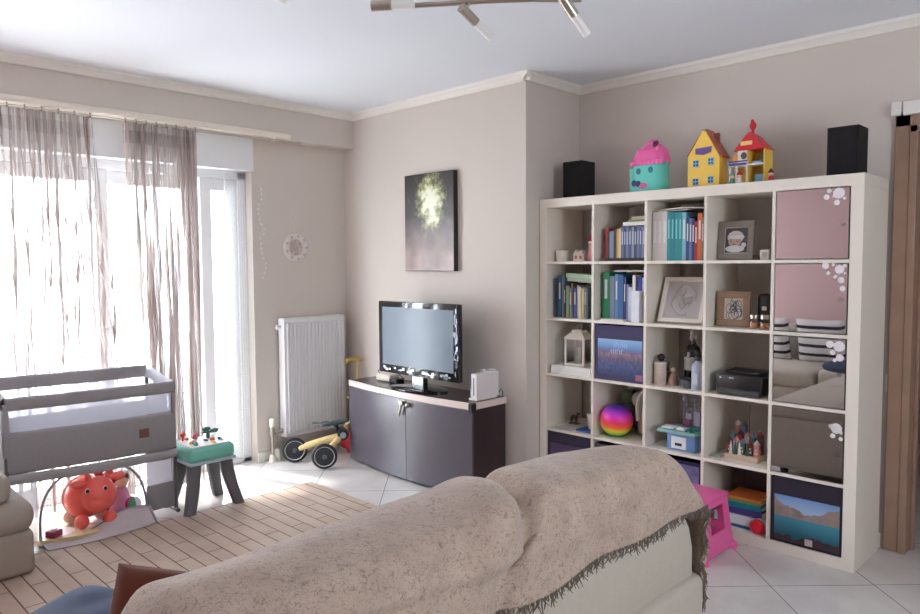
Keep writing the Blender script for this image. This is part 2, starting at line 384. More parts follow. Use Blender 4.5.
for r in range(1, 5):
    x0, z0 = cx0(5), cz0(r)
    d = obj('mirror_door', MB().box(x0+.003, x0+CW-.003, .003, .019, z0+.003, z0+CW-.003), mat('dark_door_edge', (70, 62, 62), .5), sh, label='mirrored cubby door with white dot stickers')
    obj('mirror_glass', bx(x0+.005, x0+CW-.005, .0005, .0035, z0+.005, z0+CW-.005), mirror_m, d)
    b = MB()
    for dx, dz, rr_ in dots[r]:
        poly = [(x0+dx+rr_*math.cos(2*PI*i/20)*(1 if i % 2 else .9), z0+dz+rr_*math.sin(2*PI*i/20)*(1 if i % 2 else .9)) for i in range(20)]
        b.prism(poly, 0, .0006, mtx=Matrix(((1, 0, 0, 0), (0, 0, -1, .0004), (0, 1, 0, 0), (0, 0, 0, 1))))
    obj('dot_sticker', b, dot_m, d)
    obj('door_knob', MB().lathe([(.002, 0), (.004, .004), (.011, .010), (.012, .014), (.009, .018), (.0005, .019)], mtx=Matrix(((1, 0, 0, x0+.305), (0, 0, -1, .001), (0, 1, 0, z0+.165-(.03 if r == 4 else 0)), (0, 0, 0, 1)))), jarglass_m, d, smooth=True)
# inner backs closed off by the mirror doors stay open behind, like the rest

# ------------------------------------------------------------------ helpers for shelf contents
ROW = {1: 'top row', 2: 'second row', 3: 'middle row', 4: 'fourth row', 5: 'bottom row'}
COL = {1: 'leftmost', 2: 'second', 3: 'middle', 4: 'fourth', 5: 'rightmost'}
page_m = mat('book_pages', (228, 220, 200), .8)
def book(x, y, z, w_, h, d, color, label, lean=0, group=None, flat=False, rz=0, title=None, name='book'):
    """upright book, spine facing -y, lower-left front corner at x,y,z; flat: lying, spine facing -y (w along x, d depth, h thickness)"""
    rr_ = max(1, min(5, int((1.795-z)/P)+1)); cc_ = max(1, min(5, int((x-T)/P)+1))
    t = thing(name, label, name.split('_')[-1], (x, y, z), rz, group or '%ss in the %s cubby of the %s' % (name.replace('_', ' '), COL[cc_], ROW[rr_]))
    cm = col(*color, rough=.45) if not isinstance(color, bpy.types.Material) else color
    if flat:
        b = MB(); b.box(0, w_, 0, d, 0, .003); b.box(0, w_, 0, d, h-.003, h); b.box(0, w_, 0, .004, .003, h-.003)
        obj('cover', b, cm, t); obj('pages', bx(.004, w_-.004, .004, d-.005, .003, h-.003), page_m, t)
        if title: obj('spine_title', bx(w_*.2, w_*.7, -.0006, 0, h*.35, h*.65), col(*title), t)
    else:
        t.rotation_euler = (0, lean, rz)
        b = MB(); b.box(0, .003, 0, d, 0, h); b.box(w_-.003, w_, 0, d, 0, h); b.box(.003, w_-.003, 0, .004, 0, h)
        obj('cover', b, cm, t); obj('pages', bx(.003, w_-.003, .004, d-.005, .004, h-.004), page_m, t)
        if title: obj('spine_title', MB().box(w_*.3, w_*.7, -.0006, 0, h*.45, h*.85), col(*title), t)
    return t

# ------------------------------------------------------------------ foreground sofa with throw
ST = .87   # top of back
sofa = thing('corner_sofa', 'large light beige fabric sofa seen from behind in the foreground', 'sofa', (1.3, -2.3, 0))
def sofa_part(name, b, m_=sofa_m, **k):
    o = obj(name, b, m_, sofa, **k); o.location = (-1.3, 2.3, 0); return o
sofa_part('base_frame', MB().box(.93, 1.765, -4.12, -1.335, .05, .405, bev=.035, seg=4).box(-.35, .94, -4.12, -3.25, .05, .30, bev=.03, seg=4), smooth=True)
for xx, yy in ((1.0, -1.45), (1.68, -1.45), (1.68, -4.02), (-.25, -3.35), (-.25, -4.02), (1.0, -3.2)):
    sofa_part('foot', MB().cyl((xx, yy, 0), (xx, yy, .055), .025, .03), black_m)
b = MB(); b.prism([(-4.10, .395), (-1.375, .395), (-1.375, .50), (-1.40, .575), (-1.48, .69), (-1.66, .79), (-4.10, .80)], 1.50, 1.745, mtx=Matrix(((0, 0, 1, 0), (1, 0, 0, 0), (0, 1, 0, 0), (0, 0, 0, 1))), bev=.03); sofa_part('backrest', b, smooth=True)
b = MB(); b.box(-.33, 1.46, -4.26, -4.08, .05, .80, bev=.05, seg=5); sofa_part('backrest', b, smooth=True)
sofa_part('seat_cushion', MB().box(.90, 1.47, -2.28, -1.34, .39, .50, bev=.04, seg=4), smooth=True)
sofa_part('seat_cushion', MB().box(.90, 1.47, -3.24, -2.29, .39, .50, bev=.04, seg=4), smooth=True)
sofa_part('seat_cushion', MB().box(-.33, .60, -4.08, -3.22, .29, .45, bev=.045, seg=4), smooth=True)
sofa_part('seat_cushion', MB().box(.61, 1.47, -4.08, -3.25, .29, .47, bev=.045, seg=4), smooth=True)
for y0, y1 in ((-2.21, -1.62), (-3.08, -2.24)):
    b = soft_box(y1-y0, .33, .19); bmesh.ops.transform(b.bm, matrix=Matrix.Translation((1.575, (y0+y1)/2, .655)) @ Matrix.Rotation(PI/2, 4, 'Z') @ Matrix.Rotation(PI/2, 4, 'X'), verts=b.bm.verts)
    sofa_part('back_cushion', b, smooth='all')

# throw : cross-section over back, hangs over the near end
def smooth(a, b_, x):
    t = max(0, min(1, (x-a)/(b_-a))); return t*t*(3-2*t)
def throw_pt(u, v):
    # v along the sofa: 0 far-left end .. top end y=-1.31 .. hanging drop over the near end
    L = 1.86; drop = .36; t = v*(L+drop); y = -3.22+min(t, L); d = max(0, t-L)
    yc = -2.38+.20*smooth(.15, .62, u)                      # crease between the two humps
    e = math.exp(-((y-yc)/.038)**2); lump = math.exp(-((y-yc+.10)/.08)**2)
    endr = smooth(-3.27, -3.06, y)
    ys = -1.63-.28*smooth(.44, .68, u)
    k = max(0, y-ys)/.29 if u < .5 else max(0, y-ys)/(.29+.25*smooth(.44, .68, u))
    zt = ST+.008*math.sin(y*5)-.05*e+.012*lump-.16*(1-endr)-.225*min(1.0, k)**2.1
    bul = .012*math.sin((y+1.35)*3.2)-.035*e+.022*lump
    xo, xi = 1.772+bul*.8-.02*(1-endr), 1.475+.03*(1-endr)
    zb_out = min(.642+.004*math.sin(y*9), zt-.015)
    rc = .07 if zt > .74 else max(.02, .07-(.74-zt)*.4)
    if u < .36:
        k = u/.36; x = xo+.010*(1-k)*math.sin(y*14+1); z = zb_out+max(0, zt-rc-zb_out)*k
        if k > .8: x -= .004*(k-.8)*5
    elif u < .46:
        k = (u-.36)/.1; a = k*PI/2; x = xo-rc+rc*math.cos(a)-.004; z = max(zt-rc, min(zb_out, zt-rc))+rc*math.sin(a)
    elif u < .62:
        k = (u-.46)/.16; x = xo-rc-.004+(xi+.06-xo+rc+.004)*k; z = zt+.012*math.sin(k*PI)
    elif u < .70:
        k = (u-.62)/.08; a = k*PI/2; x = xi+.06-.06*math.sin(a); z = zt-.06+.06*math.cos(a)
    else:
        k = (u-.70)/.30; x = xi-.005-.06*k; z = zt-.06-max(0, zt-.06-.53)*k
    wr = noise.noise(V((x*3, y*2.3, z*3)))*.020+noise.noise(V((x*9, y*5, z*8+3)))*.009
    wr += .016*math.exp(-((z-.78+(y+2.5)*.10)/.020)**2)*(1 if y < yc else .2)
    if u < .46: x += wr*.8
    if .40 < u < .66: z += wr*.6
    if d > 0:
        k = smooth(0, .10, d); y = -1.36+.030*k+.010*math.sin(u*26)*k
        f = .66+.34*smooth(.0, .5, u)-.25*smooth(.7, 1, u)
        z -= d*f
        x += (1.60-x)*.10*min(1, d/.3)
        if u < .4: y -= .02*k*(1-u/.4); x += .006*math.sin(d*40)
    return V((x, y, z))
th = MB(); th.grid(throw_pt, 130, 200)
th = obj('sofa_throw', th, throw_m, smooth='all', solid=.006)
tag(th, 'beige fringed throw with fine dark leaf scribbles draped over the sofa back', 'throw')
fr = MB()
def strand(p, d0, ln=.045):
    q = p+d0*ln*.5+V((random.uniform(-.006, .006), random.uniform(-.008, .008), 0)); r_ = p+d0*ln+V((random.uniform(-.012, .012), random.uniform(-.016, .016), random.uniform(-.008, .006)))
    bm = fr.bm; prevs = None
    for pt, rad in ((p, .0026), (q, .0024), (r_, .0014)):
        ring = [bm.verts.new(pt+V((math.cos(a)*rad, math.sin(a)*rad, 0))) for a in (0, 2.1, 4.2)]
        if prevs:
            for i in range(3): bm.faces.new((prevs[i], prevs[(i+1) % 3], ring[(i+1) % 3], ring[i]))
        prevs = ring
for i in range(430):
    v = (i+random.random())/430
    strand(throw_pt(0, v)+V((.002, 0, .004)), V((.12, 0, -1)), random.uniform(.016, .034))
for i in range(150):
    u = (i+random.random())/150
    strand(throw_pt(u, 1)+V((0, 0, .004)), V((0, .1, -1)), random.uniform(.03, .045))
fr = obj('fringe', fr, fringe_m, th, label='dark knotted fringe')

# cushions on the sofa
def cushion(name, label, m_, size, loc, rot, group=None, th_=.14, cat='cushion'):
    b = soft_box(size, size, th_, amp=.012)
    t = obj(name, b, m_, smooth='all'); t.location = loc; t.rotation_euler = rot
    return tag(t, label, cat, group)
rust_m = mat('rust_velvet', (104, 50, 32), .85, noise_amt=.12, scale=8)
blue_m = mat('slate_blue_fabric', (62, 72, 96), .9, noise_amt=.12, scale=10)
stripe_m = bpy.data.materials.new('black_white_stripes'); stripe_m.use_nodes = True
n, l, b_ = nodes(stripe_m); tc = n.new('ShaderNodeTexCoord'); sp = n.new('ShaderNodeSeparateXYZ'); l.new(tc.outputs['Object'], sp.inputs[0])
mu = n.new('ShaderNodeMath'); mu.operation = 'MULTIPLY'; mu.inputs[1].default_value = 10.5; l.new(sp.outputs['Y'], mu.inputs[0])
fr_ = n.new('ShaderNodeMath'); fr_.operation = 'FRACT'; l.new(mu.outputs[0], fr_.inputs[0])
rr = ramp(n, [(0, (206, 200, 198)), (.50, (206, 200, 198)), (.51, (30, 28, 32)), (.84, (30, 28, 32)), (.85, (206, 200, 198))], 'CONSTANT'); l.new(fr_.outputs[0], rr.inputs[0]); l.new(rr.outputs[0], b_.inputs['Base Color']); b_.inputs['Roughness'].default_value = .9
cushion('cushion', 'rust brown velvet cushion leaning on the front of the sofa back', rust_m, .32, (1.325, -2.955, .625), (Matrix.Rotation(math.radians(76), 3, 'Y') @ Matrix.Rotation(math.radians(-20), 3, 'Z')).to_euler())
cushion('cushion', 'dark slate blue cushion lying in front of the rust brown cushion', blue_m, .40, (.99, -3.07, .55), (0.06, -.05, .3), th_=.11)
cushion('cushion', 'black and white striped cushion beside the rust one, seen in the mirror doors', stripe_m, .46, (.42, -3.95, .66), (math.radians(76), 0, 0), group='striped cushions')
cushion('cushion', 'black and white striped cushion farther along the wall, seen in the mirror doors', stripe_m, .46, (-.10, -3.95, .66), (math.radians(76), 0, .05), group='striped cushions')

# armchair end at the left edge
ac = thing('armchair', 'light beige rounded armchair cut off at the left picture edge', 'armchair', (-1.25, -3.05, 0))
arm_m = mat('armchair_fabric', (168, 158, 148), .9, scale=40, noise_amt=.06, bump=.2, bscale=300, spec=.2)
def acp(name, b): o = obj(name, b, arm_m, ac, smooth=True); o.location = (1.25, 3.05, 0)
acp('base_frame', MB().box(-1.55, -.90, -3.35, -2.655, .012, .222, bev=.03, seg=4))
acp('seat_cushion', MB().box(-1.56, -.89, -3.33, -2.645, .205, .365, bev=.07, seg=6))
acp('armrest', MB().box(-1.15, -.91, -3.34, -2.735, .355, .50, bev=.05, seg=5))
acp('backrest', MB().box(-1.62, -1.22, -3.40, -2.79, .39, .60, bev=.06, seg=5))
for yy in (-3.3, -2.70): obj('foot', MB().cyl((.28, yy+3.05, 0), (.28, yy+3.05, .02), .03), black_m, ac)

# ------------------------------------------------------------------ rug
rug_m = bpy.data.materials.new('plank_print_rug'); rug_m.use_nodes = True
n, l, b_ = nodes(rug_m); tc = n.new('ShaderNodeTexCoord'); mp = n.new('ShaderNodeMapping'); mp.inputs['Location'].default_value = (1.15, 4.0+.015, 0)
l.new(tc.outputs['Object'], mp.inputs['Vector'])
br = n.new('ShaderNodeTexBrick'); br.offset = .37; br.offset_frequency = 2; br.inputs['Scale'].default_value = 1
br.inputs['Brick Width'].default_value = .60; br.inputs['Row Height'].default_value = .0812; br.inputs['Mortar Size'].default_value = .0032; br.inputs['Mortar Smooth'].default_value = 0
br.inputs['Color1'].default_value = (*lin((192, 172, 156)), 1); br.inputs['Color2'].default_value = (*lin((182, 161, 145)), 1); br.inputs['Mortar'].default_value = (*lin((104, 78, 64)), 1); br.inputs['Bias'].default_value = -.2
l.new(mp.outputs[0], br.inputs['Vector'])
nz = n.new('ShaderNodeTexNoise'); nz.inputs['Scale'].default_value = 6; l.new(tc.outputs['Object'], nz.inputs['Vector'])
rr = ramp(n, [(.3, (238, 234, 232)), (.7, (255, 255, 255))]); l.new(nz.outputs['Fac'], rr.inputs[0])
mx = n.new('ShaderNodeMix'); mx.data_type = 'RGBA'; mx.blend_type = 'MULTIPLY'; mx.inputs[0].default_value = 1
l.new(br.outputs[0], mx.inputs[6]); l.new(rr.outputs[0], mx.inputs[7]); l.new(mx.outputs[2], b_.inputs['Base Color']); b_.inputs['Roughness'].default_value = .75
rug = obj('area_rug', bx(-1.17, .70, -3.15, -.95, 0.0005, .010, bev=.003), rug_m)
tag(rug, 'beige rug printed like wooden deck boards between sofa and window', 'rug')

# ------------------------------------------------------------------ tv unit
wenge_m = mat('dark_wenge_laminate', (58, 42, 44), .35, noise_amt=.15, scale=30)
tu = thing('tv_cabinet', 'dark bow-fronted two-door cabinet with white edged top under the television', 'cabinet', (-.78, -.3, 0))
def up(name, b, m_, par=tu, **k):
    o = obj(name, b, m_, par, **k)
    if par is tu: o.location = (.78, .3, 0)
    return o
def bow(x): # front y at x
    xl, xr_ = -1.43, -.14; t = (x-xl)/(xr_-xl)
    return -.44-.04*t-.052*math.sin(PI*t)
def outline(off=0, xa=-1.43, xb=-.14, n_=14, back=-.16):
    p = [(xa-off, back)] + [(xa-off+(xb-xa+2*off)*i/n_, bow(xa+(xb-xa)*i/n_)-off) for i in range(n_+1)] + [(xb+off, back)]
    return p
up('cabinet_body', MB().prism(outline(-.012), .02, .558), wenge_m)
up('top_panel', MB().prism(outline(0, n_=20), .560, .600), mat('white_edge_band', (225, 208, 200), .4, noise_amt=0))
up('top_surface', MB().prism(outline(-.014, n_=20, back=-.165), .600, .6025), mat('dark_cabinet_top', (60, 52, 54), .22))
door_sheen_m = mat('wenge_door_painted_sheen', (84, 78, 88), .28, noise_amt=.12, scale=30, spec=.8)  # wenge doors with window sheen put into a lighter bluish base colour
def dpanel(xa, xb):
    n_ = 12; f_ = [(xa+(xb-xa)*i/n_, bow(xa+(xb-xa)*i/n_)) for i in range(n_+1)]
    return MB().prism(f_+[(x, y+.016) for x, y in reversed(f_)], .022, .556)
xs = -.715
dl = up('cabinet_door', dpanel(-1.428, xs-.002), door_sheen_m); dr = up('cabinet_door', dpanel(xs+.002, -.142), door_sheen_m)
lk = MB(); yb_ = bow(xs)
lk.tube([(xs-.03, yb_-.012, .535), (xs-.03, yb_-.018, .50), (xs-.045, yb_-.018, .46), (xs-.05, yb_-.014, .445)], .008)
lk.box(xs-.05, xs-.01, yb_-.02, yb_, .52, .545, bev=.004); up('child_lock', lk.ball((xs+.035, yb_-.014, .525), .017), chrome_m, dl, smooth=True)
up('corner_guard', MB().box(-.165, -.128, -.492, -.45, .545, .603, bev=.008), black_m)
# television
tv = thing('television', 'black flat screen television on an oval stand on the dark cabinet', 'television', (-.752, -.36, .6025))
gb_m = mat('piano_black', (18, 18, 22), .12, noise_amt=0, coat=.5)
b = MB(); b.box(-.40, .40, -.02, .02, .085, .59, bev=.008); b.box(-.33, .33, .02, .06, .14, .54, bev=.015)
obj('housing', b, gb_m, tv, smooth=True)
scr_m = mat('tv_screen', (96, 108, 122), .22, noise_amt=0, spec=.3, coat=0)
obj('screen', bx(-.355, .355, -.0222, -.0195, .145, .55), scr_m, tv)
b = MB(); film = MB()
random.seed(3)
for k in range(60):
    s_ = random.random(); side = random.random()
    if side < .45: p = V((.377+random.uniform(-.012, .012), -.0215, .12+s_*.44)); dxy = V((random.uniform(-.01, .01), -.003, .02))
    else: p = V((-.34+s_*.70, -.0215, .115+random.uniform(-.012, .012))); dxy = V((.01, -.003, random.uniform(-.012, .012)))
    film.box(p.x-.002-abs(dxy.x), p.x+.002+abs(dxy.x), p.y-.0015, p.y, p.z-.002-abs(dxy.z)*.7, p.z+.002+abs(dxy.z)*.7, bev=.0006)
obj('protective_film', film, mat('clear_film_wrinkle', (150, 155, 165), .15, metal=.6, noise_amt=0), tv, label='crinkled clear film on the bezel')
b = MB(); b.lathe([(.001, 0), (.20, 0), (.215, .004), (.215, .010), (.19, .017), (.05, .024), (.001, .025)], mtx=Matrix.Diagonal((1.15, .62, 1, 1)), seg=36)
st = obj('stand_base', b, gb_m, tv, smooth=True); obj('stand_neck', bx(-.06, .06, -.012, .03, .02, .10, bev=.006), gb_m, tv)
# router
rt = thing('router', 'small white router box with a black cable left of the television', 'router', (-1.20, -.27, .6025))
obj('case', bx(-.07, .09, -.05, .05, 0, .05, bev=.015, seg=3), white_m, rt, smooth=True)
obj('foot_strip', bx(.08, .17, -.05, .02, 0, .03, bev=.008), black_m, rt)
obj('cable', MB().tube([(-.07, .02, .02), (-.10, .0, .06), (-.05, .03, .10), (.02, .07, .06), (.10, .08, .01)], .003), black_m, rt)
# game console
gc = thing('game_console', 'white upright game console in a grey dock at the right end of cabinet', 'console', (-.20, -.30, .6025), rz=0)
obj('console_body', bx(-.024, .024, -.10, .105, .006, .165, bev=.004), mat('console_white', (228, 222, 222), .35, noise_amt=0), gc)
obj('disc_slot', bx(-.006, .004, -.1008, -.0995, .03, .14), mat('slot_grey', (120, 125, 135), .4), gc)
obj('dock', MB().prism([(-.04, -.105), (.03, -.105), (.03, .08), (-.04, .08)], 0, .012, bev=.002), white_m, gc)
obj('sensor_bar', MB().box(-.10, -.045, -.03, .0, 0, .045, bev=.005).box(-.06, -.03, .02, .05, 0, .175, bev=.004).box(-.028, .02, .055, .085, .165, .178, bev=.003), mat('console_grey', (205, 203, 205), .4), gc)
obj('cable', MB().tube([(.03, .10, .03), (.05, .10, .055), (.055, .11, .03), (.045, .12, .003)], .003), black_m, gc)

# ------------------------------------------------------------------ wall picture
pm = bpy.data.materials.new('dark_foliage_print'); pm.use_nodes = True
n, l, b_ = nodes(pm); tc = n.new('ShaderNodeTexCoord'); sp = n.new('ShaderNodeSeparateXYZ'); l.new(tc.outputs['Object'], sp.inputs[0])
nz = n.new('ShaderNodeTexNoise'); nz.inputs['Scale'].default_value = 16; nz.inputs['Detail'].default_value = 8; nz.inputs['Roughness'].default_value = .7; l.new(tc.outputs['Object'], nz.inputs['Vector'])
mp = n.new('ShaderNodeMapping'); mp.inputs['Location'].default_value = (-.25, 0, -.42); mp.inputs['Scale'].default_value = (5.4, 1, 3.4); mp.inputs['Rotation'].default_value = (0, .25, 0); l.new(tc.outputs['Object'], mp.inputs['Vector'])
gr = n.new('ShaderNodeTexGradient'); gr.gradient_type = 'SPHERICAL'; l.new(mp.outputs[0], gr.inputs[0])
a = n.new('ShaderNodeMath'); a.operation = 'MULTIPLY_ADD'; a.inputs[1].default_value = .55; l.new(gr.outputs['Fac'], a.inputs[0]); l.new(nz.outputs['Fac'], a.inputs[2])
rr = ramp(n, [(.56, (52, 44, 44)), (.66, (84, 80, 58)), (.76, (156, 160, 108)), (.90, (236, 236, 212))]); l.new(a.outputs[0], rr.inputs[0])
nz2 = n.new('ShaderNodeTexNoise'); nz2.inputs['Scale'].default_value = 7; nz2.inputs['Detail'].default_value = 4; l.new(tc.outputs['Object'], nz2.inputs['Vector'])
mr = n.new('ShaderNodeMapRange'); mr.inputs[1].default_value = .05; mr.inputs[2].default_value = -.33; l.new(sp.outputs['Z'], mr.inputs[0])
mu = n.new('ShaderNodeMath'); mu.operation = 'MULTIPLY'; l.new(mr.outputs[0], mu.inputs[0]); l.new(nz2.outputs['Fac'], mu.inputs[1])
mx = n.new('ShaderNodeMix'); mx.data_type = 'RGBA'; l.new(mu.outputs[0], mx.inputs[0]); l.new(rr.outputs[0], mx.inputs[6]); mx.inputs[7].default_value = (*lin((225, 190, 180)), 1)
l.new(mx.outputs[2], b_.inputs['Base Color']); b_.inputs['Roughness'].default_value = .35
pt = thing('wall_picture', 'tall dark canvas print of pale green foliage above the television', 'picture', (-.845, -.15, 1.74))
obj('canvas', bx(-.250, .250, -.02, .018, -.34, .34, bev=.002), mat('dark_canvas_edge', (40, 32, 32), .6), pt)
obj('print', bx(-.246, .246, -.0215, -.0198, -.336, .336), pm, pt)

# ------------------------------------------------------------------ radiator
rad_m = mat('radiator_enamel', (226, 224, 226), .35, noise_amt=.01)
ra = thing('radiator', 'tall white ribbed panel radiator on the wall beside the balcony window', 'radiator', (-1.785, -.49, .17)); ra.scale = (1, .94, 1)
b = MB(); b.box(-.02, .015, -.29, .28, 0, .88, bev=.004)
for k in range(17):
    y0 = -.272+k*.0325; b.box(.012, .024, y0, y0+.02, .03, .85, bev=.005)
obj('radiator_panel', b, rad_m, ra)
obj('top_grille', bx(-.065, .018, -.292, .282, .872, .885, bev=.003), rad_m, ra)
obj('side_panel', bx(-.065, .014, -.296, -.288, .0, .88, bev=.002), rad_m, ra); obj('side_panel', bx(-.065, .014, .278, .286, .0, .88, bev=.002), rad_m, ra)
b = MB(); b.box(-.0815, -.02, -.2, -.17, .1, .8)
obj('wall_bracket', b, rad_m, ra); obj('wall_bracket', bx(-.0815, -.02, .17, .2, .1, .8), rad_m, ra)
b = MB(); b.cyl((-.03, -.292, .82), (-.03, -.325, .82), .012).cyl((-.03, -.32, .82), (-.03, -.335, .82), .016); obj('bleed_valve', b, rad_m, ra)
pv = obj('valve', MB().cyl((-.03, -.29, .04), (-.03, -.40, .04), .011).cyl((-.03, -.39, .04), (-.03, -.39, -.165), .009).cyl((-.03, -.39, .03), (-.03, -.39, .10), .02, .017).cyl((-.03, -.345, -.1), (-.03, -.345, -.168), .009).tube([(-.03, -.29, .06), (-.03, -.335, .03), (-.03, -.345, -.1)], .008), chrome_m, ra, smooth=True)
obj('valve_head', MB().lathe([(.019, 0), (.022, .01), (.022, .05), (.016, .062), (.0005, .064)], c=(-.03, -.39, .09)), white_m, pv, smooth=True)
obj('valve_collar', MB().lathe([(.03, 0), (.03, .02), (.02, .05), (.012, .05)], c=(-.03, -.39, -.17)).lathe([(.024, 0), (.024, .06), (.016, .09), (.012, .09)], c=(-.03, -.345, -.17)), white_m, pv, smooth=True)

# ------------------------------------------------------------------ curtains, pole, garland, wreath
def curtain(name, label, y0t, y1t, y0b, y1b, npl, seed, x0=-1.72, ztop=2.325):
    rnd = random.Random(seed); ph = [rnd.uniform(0, 6.28) for _ in range(6)]
    def fn(u, v):
        z = ztop-v*(ztop-.02)
        tt = smooth(.0, .8, v); y = (y0t+(y1t-y0t)*u)*(1-tt)+(y0b+(y1b-y0b)*u)*tt
        a = u*npl*2*PI+ph[0]+.6*math.sin(u*9+ph[1])
        amp = .020+.016*v; w1 = math.sin(a)+.35*math.sin(a*2.3+ph[2]+v*1.5)+.3*math.sin(a*.37+ph[3])*v
        x = x0+amp*w1; y += .014*math.cos(a*1.0+ph[4])*(1-.3*v)+.012*v*math.sin(v*5+u*20)
        if v < .07: x += .006*math.sin(u*npl*2*PI*3)
        return V((x, y, z))
    b = MB(); b.grid(fn, npl*14, 40)
    t = thing(name, label, 'curtain', (x0, (y0t+y1t)/2, 0))
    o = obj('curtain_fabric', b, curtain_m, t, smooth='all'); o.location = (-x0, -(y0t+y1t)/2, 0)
    nb = max(4, npl//2)
    for k in range(nb+1):
        yy = y0t+(y1t-y0t)*k/nb; hb = MB()
        hb.tube([(x0+.012*math.cos(a), yy, 2.336+.014*math.sin(a)) for a in [i*2*PI/10 for i in range(10)]], .0022, seg=6, closed=True)
        o = obj('curtain_hook', hb, darkgrey_m, t); o.location = (-x0, -(y0t+y1t)/2, 0)
    hdr = MB()
    hdr.grid(lambda u, v: fn(u, .02+v*.03)+V((.004, 0, 0)), npl*14, 2); hdr.grid(lambda u, v: fn(u, .05+v*.004)+V((.005, 0, 0)), npl*14, 1)
    o = obj('pleat_tape', hdr, net_material('pleat_tape_'+name+str(seed), (190, 178, 174), .12, .2), t, smooth='all'); o.location = (-x0, -(y0t+y1t)/2, 0)
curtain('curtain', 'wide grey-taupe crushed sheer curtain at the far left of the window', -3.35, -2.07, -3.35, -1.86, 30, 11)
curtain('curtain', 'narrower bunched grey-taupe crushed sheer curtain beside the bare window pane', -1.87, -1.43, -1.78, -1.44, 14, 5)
curtain_lace = MB(); curtain_lace.grid(lambda u, v: V((-1.90+.008*math.sin(u*60), -1.15+u*.17, 2.10-v*2.05)), 60, 10)
tag(obj('lace_curtain', curtain_lace, lace_m, smooth='all'), 'thin white lace strip hanging against the right window frame', 'curtain')
cp = thing('curtain_pole', 'white round curtain pole with thin metal wire along the window lintel', 'curtain pole', (-1.72, -2.4, 2.36))
obj('pole', MB().cyl((.0, -1.75, .012), (0, 1.68, .012), .021), white_m, cp, smooth=True)
obj('wire_rod', MB().cyl((.008, -1.75, -.024), (.008, 1.74, -.024), .005), chrome_m, cp, smooth=True)
b = MB(); b.ball((.008, 1.755, -.024), .014)
for k in range(7): b.ball((.008, 1.60+k*.02, -.026), .006, seg=8)
obj('finial', b, jarglass_m, cp, smooth=True)
for yy in (-1.5, .1, 1.55): obj('bracket', MB().box(-.02, .01, yy-.01, yy+.01, -.03, .0), white_m, cp)
g = MB(); pts = []
for k in range(40):
    t = k/39; pts.append((-1.868+.004*math.sin(t*30), -.885+.012*math.sin(t*17)+.03*t*t, 2.03-.69*t))
g.tube(pts, .002, seg=5)
g = obj('garland_wire', g, white_m); tag(g, 'thin white string light garland hanging beside the window', 'string lights')
b = MB()
for k in range(2, 40, 2): b.ball((pts[k][0]+.005, pts[k][1]+random.uniform(-.012, .012), pts[k][2]), .006, seg=8)
obj('bulb_beads', b, mat('bead_white', (245, 240, 232), .3, noise_amt=0), g)
wr_ = thing('wall_wreath', 'round white wreath ornament hanging from a ribbon above the radiator', 'ornament', (-1.865, -.60, 1.58))
RX = Matrix(((0, 0, 1, 0), (1, 0, 0, 0), (0, 1, 0, 0), (0, 0, 0, 1)))
wh_m = mat('wreath_white', (225, 215, 210), .7, noise_amt=.08, scale=40); wp_m = mat('wreath_taupe', (196, 180, 172), .7)
b = MB(); b.tube([(.0, .082*math.cos(a), .082*math.sin(a)) for a in [i*2*PI/30 for i in range(30)]], .026, closed=True)
obj('ring', b, wh_m, wr_, smooth=True)
b = MB()
for k in range(9): a = k*2*PI/9; b.ball((.022, .085*math.cos(a), .085*math.sin(a)), .008, .011, .011, seg=10)
obj('blossom', b, wp_m, wr_, smooth=True)
b = MB(); b.prism([(-.045, -.05), (.0, -.03), (.035, -.055), (.03, .0), (.05, .035), (0, .03), (-.04, .05), (-.03, 0)], -.004, .004, mtx=RX, bev=.001)
b.ball((.006, .0, .012), .012, .02, .03, seg=10); b.cyl((0, -.085, 0), (0, .085, 0), .003); b.cyl((0, 0, -.085), (0, 0, .085), .003)
obj('deer_ornament', b, wp_m, wr_, smooth=True)
obj('hanging_ribbon', MB().tube([(0, 0, .10), (0, -.004, .16), (0, 0, .22)], .004).ball((.004, 0, .225), .009, seg=8), white_m, wr_)

# ------------------------------------------------------------------ bedside crib
crib_m = mat('crib_grey_linen', (152, 147, 149), .95, noise_amt=.08, scale=80, bump=.15, bscale=300, spec=.1)
cr = thing('bedside_crib', 'grey fabric bedside crib with white mesh sides standing by the curtains', 'crib', (-1.48, -2.24, 0))
OX, OY = 1.48, 2.24
def cp_(name, b, m_, par=None, **k):
    o = obj(name, b, m_, par or cr, **k)
    if par is None: o.location = (OX, OY, 0)
    return o
xf, xb, yl, yr = -1.29, -1.66, -2.67, -1.815
def rail(p0, p1, h, t_, sag=0):
    b = MB(); N = 24; p0 = V(p0); p1 = V(p1); prof = [(math.cos(a)*t_, math.sin(a)) for a in [i*2*PI/14 for i in range(14)]]; d = (p1-p0).normalized(); s_ = d.cross(V((0, 0, 1)))
    def fn(u, v):
        a = u*2*PI; ca, sa = math.cos(a), math.sin(a); q = p0+(p1-p0)*v
        k = abs(ca)**.6*(1 if ca > 0 else -1); k2 = abs(sa)**.6*(1 if sa > 0 else -1)
        return q+s_*k*t_+V((0, 0, k2*h/2-sag*math.sin(v*PI)+.003*noise.noise(q*14)))
    b.grid(fn, 14, N, closed_u=True); return b
cp_('top_rail', rail((xf, yl, .755), (xf, yr, .742), .066, .018), crib_m, smooth='all')
cp_('top_rail', rail((xb, yl, .815), (xb, yr, .80), .075, .018), crib_m, smooth='all')
cp_('top_rail', rail((xf, yr, .742), (xb, yr, .80), .07, .018), mat('crib_pale_lining', (188, 190, 200), .9), smooth='all')
cp_('top_rail', rail((xf, yl, .755), (xb, yl, .815), .066, .018), crib_m, smooth='all')
